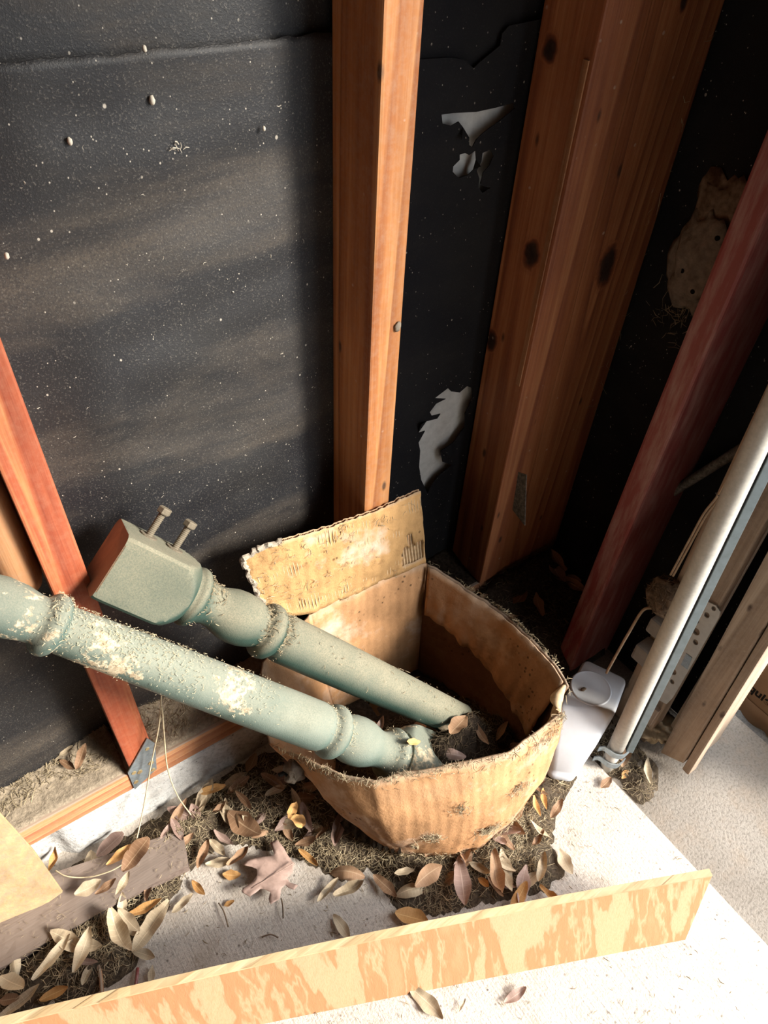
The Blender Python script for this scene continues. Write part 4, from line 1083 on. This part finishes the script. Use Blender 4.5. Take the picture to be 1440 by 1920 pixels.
for k in range(420):
    u, v = random.random(), random.random()
    if noise.noise(Vector((u * 7, v * 4, 1))) + 0.5 * (0.4 - u) < 0.05: continue
    fs.append((flap_pt(u, v) + Vector((0, -0.002, 0)), Vector((0, -1, 0.2)).normalized()))
blades('stuck_straw', fs, M['straw'], parent=bx, lmin=0.005, lmax=0.016, w=0.0005, lift=0.4)
def on_post(head, d, s_list, n, spread, r_of):
    out = []
    for k in range(n):
        s = random.choice(s_list) + random.gauss(0, spread); r = r_of(s)
        a = random.gauss(0, 0.8); nn = (UPV - d * UPV.dot(d)).normalized(); t = d.cross(nn); nr = (nn * math.cos(a) + t * math.sin(a))
        out.append((head + d * s + nr * (r + 0.001), nr))
    return out
def prof_r(s):
    for (s0, r0), (s1, r1) in zip(PROF, PROF[1:]):
        if s0 <= s <= s1: return r0 + (r1 - r0) * (s - s0) / (s1 - s0)
    return 0.036
blades('stuck_straw', on_post(a2, d2, [0.156, 0.27, 0.305, 0.178, 0.308, 0.271], 420, .006, prof_r) + on_post(a2, d2, [.40, .55, .66], 90, .06, prof_r), M['straw'], parent=n2, lmin=.003, lmax=.011, w=.0004, lift=.5)
blades('stuck_straw', on_post(h1, -d1, [0.156, 0.27, 0.305, 0.798, 0.778], 360, .006, prof_r) + on_post(h1, -d1, [.60, .64, .68, .72, .76, .48], 1000, .03, prof_r), M['straw_pale'], parent=n1, lmin=.002, lmax=.007, w=.0003, lift=.5)
rs = []
for k in range(500):
    v = Vector((random.gauss(0, 1), random.gauss(0, 1), random.gauss(0, 1))).normalized()
    rs.append((cl_c + Vector((v.x * .026, v.y * .034, v.z * .042)), v))
blades('root_hairs', rs, M['root'], parent=rc, lmin=.012, lmax=.03, w=.0005, lift=.8)
ws = [(on(random.gauss(1275, 22), random.gauss(590, 28), 0, XW - .005), Vector((-1, 0, 0))) for k in range(60)]
ws += [(Vector((1.10 + random.random() * .04, .75 - .0, random.uniform(.5, 1.3))), Vector((0, -1, 0))) for k in range(25)]
blades('wall_fibres', ws, M['straw'], 'fine dry fibres caught on the dark wall under the wasp nest', lmin=.01, lmax=.04, w=.0004, origin=(1.14, .6, .9), cat='fibres')
ls = []
for k in range(90):
    x, z = random.uniform(-.2, .52), random.uniform(.3, 1.3)
    ls.append((Vector((x, YW - .0215 + 0.004 * random.random(), z)), Vector((0, -1, 0))))
blades('stuck_lint', ls, M['lint'], parent=WL, lmin=.002, lmax=.006, w=.0004, lift=.2)

# ------------------------------------------------------------------ leaves
def leaf_mesh(seed, wr, curl, fold, wav):
    rnd = random.Random(seed); n = 12; cols = (-1, -0.5, 0, 0.5, 1)
    V, Fc, UV = [], [], []
    for i in range(n + 1):
        t = i / n; wd = wr * (math.sin(math.pi * min(1, max(0, t * 0.94 + 0.03))) ** 0.8) * (1 + 0.22 * noise.noise(Vector((t * 4, seed, 0))))
        for c in cols:
            z = curl * (t - 0.5) ** 2 * 4 + fold * abs(c) * wd + wav * math.sin(t * 9 + seed) * c + 0.035 * noise.noise(Vector((t * 5, c * 1.5, seed)))
            V.append((c * wd * 0.5 + 0.03 * math.sin(t * 3 + seed), t - 0.5, z)); UV.append((0.5 + c * 0.5, t))
    k = len(cols)
    for i in range(n):
        for j in range(k - 1):
            a = i * k + j; Fc.append((a, a + 1, a + k + 1, a + k))
    me = bpy.data.meshes.new('leaf'); me.from_pydata(V, [], Fc); me.update()
    uvl = me.uv_layers.new(name='UVMap')
    for lp in me.loops: uvl.data[lp.index].uv = UV[lp.vertex_index]
    me.polygons.foreach_set('use_smooth', [True] * len(me.polygons))
    return me
SHAPES = {'n': (0.26, 0.10, 0.25, 0.02), 'm': (0.36, 0.08, 0.2, 0.03), 'w': (0.52, 0.07, 0.15, 0.03), 'c': (0.34, 0.24, 0.5, 0.06), 'a': (0.40, -0.20, -0.3, 0.03)}
MATS = {'t': M['leaf_tan'], 'b': M['leaf_brown'], 'o': M['leaf_orange'], 'm': M['leaf_mauve']}
CWORD = {'t': 'tan', 'b': 'brown', 'o': 'orange', 'm': 'mauve'}
LM = {}
def get_leaf(shape, colr, var):
    k = (shape, colr, var)
    if k not in LM:
        me = leaf_mesh(var * 1.7 + ord(shape), *SHAPES[shape]); me.materials.append(MATS[colr]); LM[k] = me
    return LM[k]
def put_leaf(p, q, shape, colr, label, group=None, tilt=0.12, name='leaf', up=UPV, cat='leaf'):
    """a leaf from world point p to world point q"""
    me = get_leaf(shape, colr, random.randrange(3))
    o = bpy.data.objects.new(name, me); L = (q - p).length
    y = (q - p).normalized(); x = y.cross(up).normalized(); z = x.cross(y)
    roll = random.gauss(0, tilt); x, z = x * math.cos(roll) + z * math.sin(roll), z * math.cos(roll) - x * math.sin(roll)
    m = Matrix((x * L, y * L, z * L)).transposed().to_4x4(); m.translation = (p + q) / 2
    o.matrix_world = m; link(o); tag(o, label, cat, group); return o
def height(x, y):
    h = max(h_main(x, y), h_right(x, y), 0.0 if x < 0.885 else -0.012)
    if inside((x, y), [tuple(v)[:2] for v in q_board]): h = max(h, z1 + 0.003)
    return h
LEAVES = [  # px0,py0, px1,py1, shape, colour, extra height, label
 (141,1824,169,1737,'m','t',.022,'pale oval leaf lying across other leaves, left of the plywood end'),
 (66,1841,132,1751,'n','t',.016,'long tan leaf slanting below the grey floor board'),
 (249,1785,321,1692,'m','t',.02,'largest long tan leaf, its tip at the end of the floor board'),
 (208,1715,245,1796,'c','t',.026,'curled tan leaf hanging over the edge of the floor board'),
 (222,1708,264,1748,'m','t',.024,'tan leaf under the big pale one at the floor board edge'),
 (239,1717,305,1687,'n','o',.018,'narrow orange leaf lying along the floor board edge'),
 (248,1785,292,1796,'m','t',.014,'tan leaf at the lower tip of the largest tan leaf'),
 (281,1852,287,1810,'m','t',.004,'small tan leaf just behind the plywood strip on bare slab'),
 (0,1914,76,1844,'n','t',.016,'long pale leaf in the lowest left corner'),
 (76,1878,129,1850,'m','o',.012,'orange leaf just above the plywood end at left'),
 (31,1911,81,1903,'m','o',.008,'orange-brown leaf touching the plywood at lower left'),
 (3,1830,45,1855,'w','t',.014,'broad pale leaf at the left edge of the picture'),
 (0,1875,37,1872,'w','b',.012,'broad brown leaf at the left edge, under the pale one'),
 (323,1712,363,1678,'m','t',.006,'tan leaf right of the floor board end on bare slab'),
 (95,1634,108,1588,'c','o',.03,'bright orange upright leaf at the chipped end of the curb'),
 (183,1607,233,1563,'w','m',.018,'broad mauve leaf along the foot of the curb'),
 (202,1624,247,1583,'m','o',.014,'light orange-tan leaf below the mauve leaf at the curb'),
 (231,1635,281,1572,'w','b',.02,'large brown crumpled leaf at the curb end of the litter'),
 (219,1678,242,1633,'m','t',.02,'small tan leaf standing on the floor board litter'),
 (180,1678,219,1647,'m','b',.016,'brown leaf half buried on the floor board'),
 (141,1678,191,1650,'w','t',.012,'pale flattened leaf on the floor board near the tan board'),
 (395,1575,421,1606,'m','t',.014,'small pale leaf between brown ones, left of the oak leaf'),
 (386,1623,438,1612,'m','t',.008,'tan leaf pointing at the oak leaf from the left'),
 (429,1626,468,1589,'c','b',.014,'brown curled leaf touching the oak leaf on its left'),
 (360,1653,385,1678,'m','o',.006,'small orange leaf at the litter edge left of the oak leaf'),
 (371,1630,388,1576,'c','b',.012,'reddish brown curled leaf above the small orange one'),
 (418,1640,452,1640,'w','o',.004,'tiny orange leaf scrap beside the oak leaf lobe'),
 (420,1698,440,1690,'w','o',.002,'small pale orange scrap on bare slab below the oak leaf'),
 (428,1526,490,1566,'w','b',.018,'broad grey-brown leaf up near the curb, above the oak leaf'),
 (596,1692,635,1648,'n','t',.008,'narrow tan leaf right of the oak leaf, left of a pair'),
 (627,1684,682,1653,'c','t',.010,'pale curled leaf right of the oak leaf, right of a pair'),
 (616,1630,682,1640,'a','b',.020,'arched brown leaf above the pale pair of leaves'),
 (624,1717,657,1762,'m','t',.004,'lone tan leaf on bare slab behind the plywood middle'),
 (560,1595,596,1626,'n','o',.014,'narrow orange-brown leaf right of the oak leaf stem'),
 (702,1640,743,1684,'m','b',.012,'brown tan leaf below the left corner of the box'),
 (374,1487,424,1476,'m','o',.020,'orange-tan leaf in the litter below the sill'),
 (374,1523,390,1492,'m','t',.016,'greyish tan leaf under the orange-tan leaf below the sill'),
 (402,1559,438,1587,'n','m',.014,'slim dark mauve leaf left of the broad grey-brown leaf'),
 (857,1613,873,1700,'m','m',.026,'large pale mauve leaf standing in front of the box'),
 (920,1603,940,1683,'c','b',.026,'red-brown twisted leaf in front of the box'),
 (973,1700,987,1623,'m','m',.022,'pale mauve leaf upright near the right end of the pile'),
 (1008,1655,1020,1600,'c','t',.018,'pale tan leaf right of the mauve ones before the box'),
 (1048,1593,1073,1640,'w','t',.006,'broad tan leaf lying alone on the slab right of the pile'),
 (923,1570,950,1583,'w','m',.020,'small mauve leaf at the bottom corner of the box'),
 (1033,1535,1053,1498,'m','b',.016,'red-brown leaf at the slab right of the box'),
 (741,1713,802,1731,'w','o',.012,'plump orange-brown leaf just behind the plywood strip'),
 (1000,1493,1012,1533,'n','o',.012,'left of two narrow orange leaves under the white jug'),
 (1017,1480,1023,1520,'n','o',.012,'right of two narrow orange leaves under the white jug'),
 (740,1637,777,1633,'m','t',.014,'small pale leaf under the bottom edge of the box'),
 (897,1647,917,1663,'w','o',.018,'small bright orange leaf in the pile before the box'),
 (940,1627,960,1673,'m','t',.02,'tan leaf between the red-brown and mauve leaves'),
 (1010,1667,1050,1693,'c','o',.012,'curled orange leaf at the right end of the pile'),
 (958,1712,985,1652,'m','o',.028,'pale orange leaf leaning on the mauve one at the plywood'),
 (770,1848,830,1912,'m','t',.002,'pale leaf on the slab in front of the plywood strip'),
 (946,1882,985,1850,'m','m',.002,'small mauve leaf on the slab in front of the plywood'),
 (860,1898,872,1872,'n','t',.002,'tiny tan leaf in front of the plywood strip'),
 (1213,1424,1217,1472,'n','t',.006,'pale narrow leaf on grey concrete below the old boards'),
 (1166,1440,1180,1395,'m','b',.014,'brown leaf leaning at the foot of the door track'),
 (1165,1460,1178,1445,'w','o',.006,'tiny pinkish leaf scrap at the foot of the door track'),
 (1126,1478,1145,1458,'w','b',.004,'small brown leaf at the slab edge near the door track'),
]
for x0, y0, x1, y1, sh, co, dz, lb in LEAVES:
    c = on((x0 + x1) / 2, (y0 + y1) / 2, 2, 0.02); hz = height(c.x, c.y)
    p, q_ = on(x0, y0, 2, hz + dz * 0.6 + .002), on(x1, y1, 2, hz + dz + .004)
    put_leaf(p, q_, sh, co, lb, 'single leaves that stand out', tilt=0.15)
# leaves elsewhere: on the sill, inside the box, hanging at the box
put_leaf(on(143,1442,2,.20), on(163,1394,2,.225), 'm', 'b', 'brown leaf standing in the straw on the sill', 'leaves on the sill')
put_leaf(on(110,1418,2,.205), on(138,1400,2,.21), 'w', 't', 'tan leaf lying in the straw on the sill, left of the brown one', 'leaves on the sill')
put_leaf(on(112,1428,2,.198), on(141,1443,2,.20), 'm', 'b', 'half buried brown leaf on the sill in front of the tan one', 'leaves on the sill')
put_leaf(on(778,1418,2,.262), on(836,1414,2,.270), 'a', 'm', 'mauve-tan arched leaf on the litter just inside the box rim', 'leaves in the box')
put_leaf(on(846,1386,2,.23), on(862,1412,2,.25), 'm', 't', 'small tan leaf at the foot of the upper green post', 'leaves in the box')
put_leaf(on(705,1378,2,.23), on(720,1342,2,.25), 'c', 'm', 'dusty leaf between the two green posts inside the box', 'leaves in the box')
c_ = h1 - d1 * 0.144 + (UPV - d1 * UPV.dot(d1)).normalized() * 0.052
put_leaf(c_ + Vector((-.012, 0, .012)), c_ + Vector((.016, -.006, -.012)), 'm', 'o', 'small orange leaf resting on the collar of the lower post', 'leaves in the box')
pw_, ow_ = wall_pt(1.2, .62)
hang = on(556, 1500, 1, pw_.y - .012)
h0, h0b = hang + Vector((0, 0, 0)), on(540, 1531, 1, pw_.y - .012)
put_leaf(h0, h0b, 'm', 'o', 'left of two orange leaves dangling in web under the box rim', 'leaves dangling under the box rim', up=Vector((-.4, -.6, .6)))
put_leaf(on(552,1520,1,pw_.y - .014), on(570,1543,1,pw_.y - .014), 'm', 'o', 'right of two orange leaves dangling in web under the box rim', 'leaves dangling under the box rim', up=Vector((-.4, -.6, .6)))
# remaining leaves of the litter, told apart by nothing
def fillers(hf, n, x0, x1, y0, y1, zmin, label, group, cols='bbbbmmtt', lo=.035, hi=.075):
    k = 0; t = 0
    while k < n and t < n * 60:
        t += 1
        x, y = random.uniform(x0, x1), random.uniform(y0, y1); h = hf(x, y)
        if h <= zmin: continue
        a = random.uniform(0, 6.283); L = random.uniform(lo, hi)
        dx, dy = math.cos(a) * L / 2, math.sin(a) * L / 2
        za, zb = random.uniform(.001, .018), random.uniform(.001, .018)
        if not (inside((x + dx, y + dy), poly_all) and inside((x - dx, y - dy), poly_all)) and zmin < .05: continue
        co_ = random.choice('tttbm' if (x < .03 and cols.startswith('bbbbmm')) else cols)
        put_leaf(Vector((x - dx, y - dy, h + za)), Vector((x + dx, y + dy, h + zb)), random.choice('mmnwca'), co_, label(x, y, co_) if callable(label) else CWORD[co_] + ' ' + label, group, tilt=0.3)
        k += 1
poly_all = [(-.6, -.1), (.86, -.1), (.86, .45), (1.14, .5), (1.14, .745), (-.6, .745)]
fillers(lambda x, y: h_main(x, y) if not (.33 < x < .75 and y > .36) and not inside((x, y), BOARD) else -1, 70, -.42, .80, .2, .735, .006, lambda x, y, c: CWORD[c] + ' dry leaf ' + ('in the litter left of the floor board end' if x < 0.03 else 'in the litter between curb and oak leaf' if (x < .33 and y > .5) else 'in the litter in front of the box' if x < .62 else 'in the litter at the right corner of the box'), 'leaves mixed into the floor litter')
fillers(h_corner, 22, .62, 1.12, .42, .74, 0, 'dim dry leaf in the dark corner behind the box', 'leaves in the dark corner', 'bbbm')
fillers(h_box, 20, .38, .70, .40, .68, .06, 'dim dry leaf on the litter inside the box', 'leaves mixed into the box litter', 'bbmt', .04, .065)
# big lobed oak leaf
OAK = [(525,560),(575,545),(620,600),(645,645),(690,705),(680,760),(640,800),(660,830),(715,850),(690,885),(650,870),(625,845),(600,880),(590,950),(530,990),(515,950),(525,900),(480,880),(460,880),(430,910),(390,940),(335,905),(340,880),(400,840),(440,790),(435,750),(400,735),(345,725),(370,690),(440,665),(520,660),(552,650),(545,615)]
bm = bmesh.new()
vs_ = [bm.verts.new(on(360 + a / 3.6, 1420 + b / 3.6, 2, .03)) for a, b in OAK]
es_ = [bm.edges.new((vs_[i], vs_[(i + 1) % len(vs_)])) for i in range(len(vs_))]
bmesh.ops.triangle_fill(bm, use_beauty=True, edges=es_)
bmesh.ops.subdivide_edges(bm, edges=bm.edges[:], cuts=2, use_grid_fill=True)
ra, rb = on(360 + 690 / 3.6, 1420 + 705 / 3.6, 2, .03), on(360 + 400 / 3.6, 1420 + 880 / 3.6, 2, .03)
ax_ = (rb - ra).normalized()
for v in bm.verts:
    w_ = v.co - ra; t = w_.dot(ax_); e_ = (w_ - ax_ * t).length
    v.co.z = .022 + .10 * e_ * (0.4 + .6 * noise.noise(v.co * 22)) + .006 * noise.noise(v.co * 40) - 0.004 * math.cos(t * 30)
ok = from_bm('oak_leaf', bm, M['leaf_mauve'], origin=(ra + rb) / 2, smooth=True)
s_ = ok.modifiers.new('thick', 'SOLIDIFY'); s_.thickness = .0007
tag(ok, 'large lobed mauve-brown oak leaf on the slab before the box', 'leaf', 'single leaves that stand out')
tube('midrib', [ra.lerp(rb, k / 8) + Vector((0, 0, -.004)) for k in range(9)], [.0010 - .00008 * k for k in range(9)], M['leaf_mauve'], ok, n=6)
# crumpled tan leaf by the bracket
lc = on(1232, 1370, 2, .02)
cr = lump('crumpled_leaf', lc + Vector((0, 0, .012)), (.040, .034, .022), .55, 2.1, M['leaf_tan'], sub=4, seed=4)
tag(cr, 'crumpled tan dead leaf below the perforated bracket plate', 'leaf')
sl = on(1226, 1335, 0, 1.0)
tag(beam('wood_sliver', sl.x, sl.x + .01, sl.y - .008, sl.y + .010, sl.z - .05, sl.z + .01, M['oldwood'], bev=.001), 'pale wood sliver sticking up below the bracket plate', 'wood')
# small mud nest under the box rim
pn, on_ = wall_pt(0.35, .80)
wn = empty('mud_nest', pn + on_ * .012, 'small grey mud nest with holes stuck under the rim of the box', 'wasp nest')
lump('mud_mass', pn + on_ * .014, (.020, .018, .030), .4, 2.0, M['mud'], wn, sub=3, seed=12)
for k in range(4):
    c = pn + on_ * .034 + Vector((random.uniform(-.009, .009), random.uniform(-.004, .004), random.uniform(-.018, .012)))
    V, Fc = tube_data([c - on_ * .012, c + on_ * .002], .0034, 10); mesh('entrance_hole', V, Fc, M['hole'], wn)
# long thin grass stems beside the stud foot
stems = [([(303,1300,.42),(298,1360,.34),(282,1440,.20),(268,1520,.10),(252,1590,.05),(238,1632,.04)], 'long pale grass stem leaning down from behind the lower post'),
         ([(304,1325,.40),(308,1380,.30),(314,1440,.20),(332,1490,.10),(358,1528,.05)], 'grass stem bowing right of the steel tie plate'),
         ([(104,1632,.04),(125,1643,.045),(165,1645,.04),(205,1634,.05),(228,1622,.055)], 'arched pale stem over the litter at the curb end')]
for pts, lb in stems:
    tag(tube('grass_stem', spline([on(a, b, 2, z) for a, b, z in pts], 7), .0013, M['straw_pale'], n=6), lb, 'grass stem', 'long grass stems at the curb')
for (a, b, c, d, lb, r) in ((192,1895,185,1805,'straight brown twig standing behind the plywood at lower left',.0035), (410,1693,428,1738,'thin dark twig on bare slab below the oak leaf',.0014), (491,1757,522,1758,'short thin twig lying on the slab near the plywood',.0014), (527,1684,531,1722,'dark twig on bare slab right of the oak leaf',.0014), (252,1860,258,1815,'red plastic shred among the leaves behind the plywood',.003)):
    p, q_ = on(a, b, 2, .006), on(c, d, 2, .008)
    mt = M['red'] if 'red' in lb else M['cleat'] if r > .002 else M['root']
    nm = 'plastic_shred' if 'red' in lb else 'twig'
    tag(tube(nm, spline([p, p.lerp(q_, .5) + Vector((.003, .003, .002)), q_], 5), r, mt, n=7), lb, 'shred' if 'red' in lb else 'twig')
# a few larger pale bits stuck on the tar paper
for px, py, rr, lb in ((131,265,.0055,'white cocoon on the tar paper at far left, below the seam'), (285,188,.0065,'grey cocoon on the tar paper below the seam'), (13,480,.0055,'white fleck at the left edge of the tar paper'), (495,241,.004,'small white fleck on the tar paper near the orange stud'), (271,91,.0045,'pale bit caught on the paper seam')):
    c = on(px, py, 1, YW - .018)
    rr *= .62
    tag(lump('cocoon', c, (rr * .8, rr * .9, rr * 1.25), .25, 2, M['lint'], sub=2, seed=px), lb, 'cocoon', 'pale bits on the tar paper')
for px, py, n_, lb in ((332,275,7,'tangle of pale fibres on the tar paper'),):
    c = on(px, py, 1, YW - .016)
    blades('fibre_tangle', [(c + Vector((random.gauss(0, .006), 0, random.gauss(0, .004))), Vector((0, -1, 0))) for k in range(n_)], M['lint'], 'tangle of pale fibres on the tar paper below the seam', origin=c, lmin=.006, lmax=.014, w=.0006, cat='fibres')
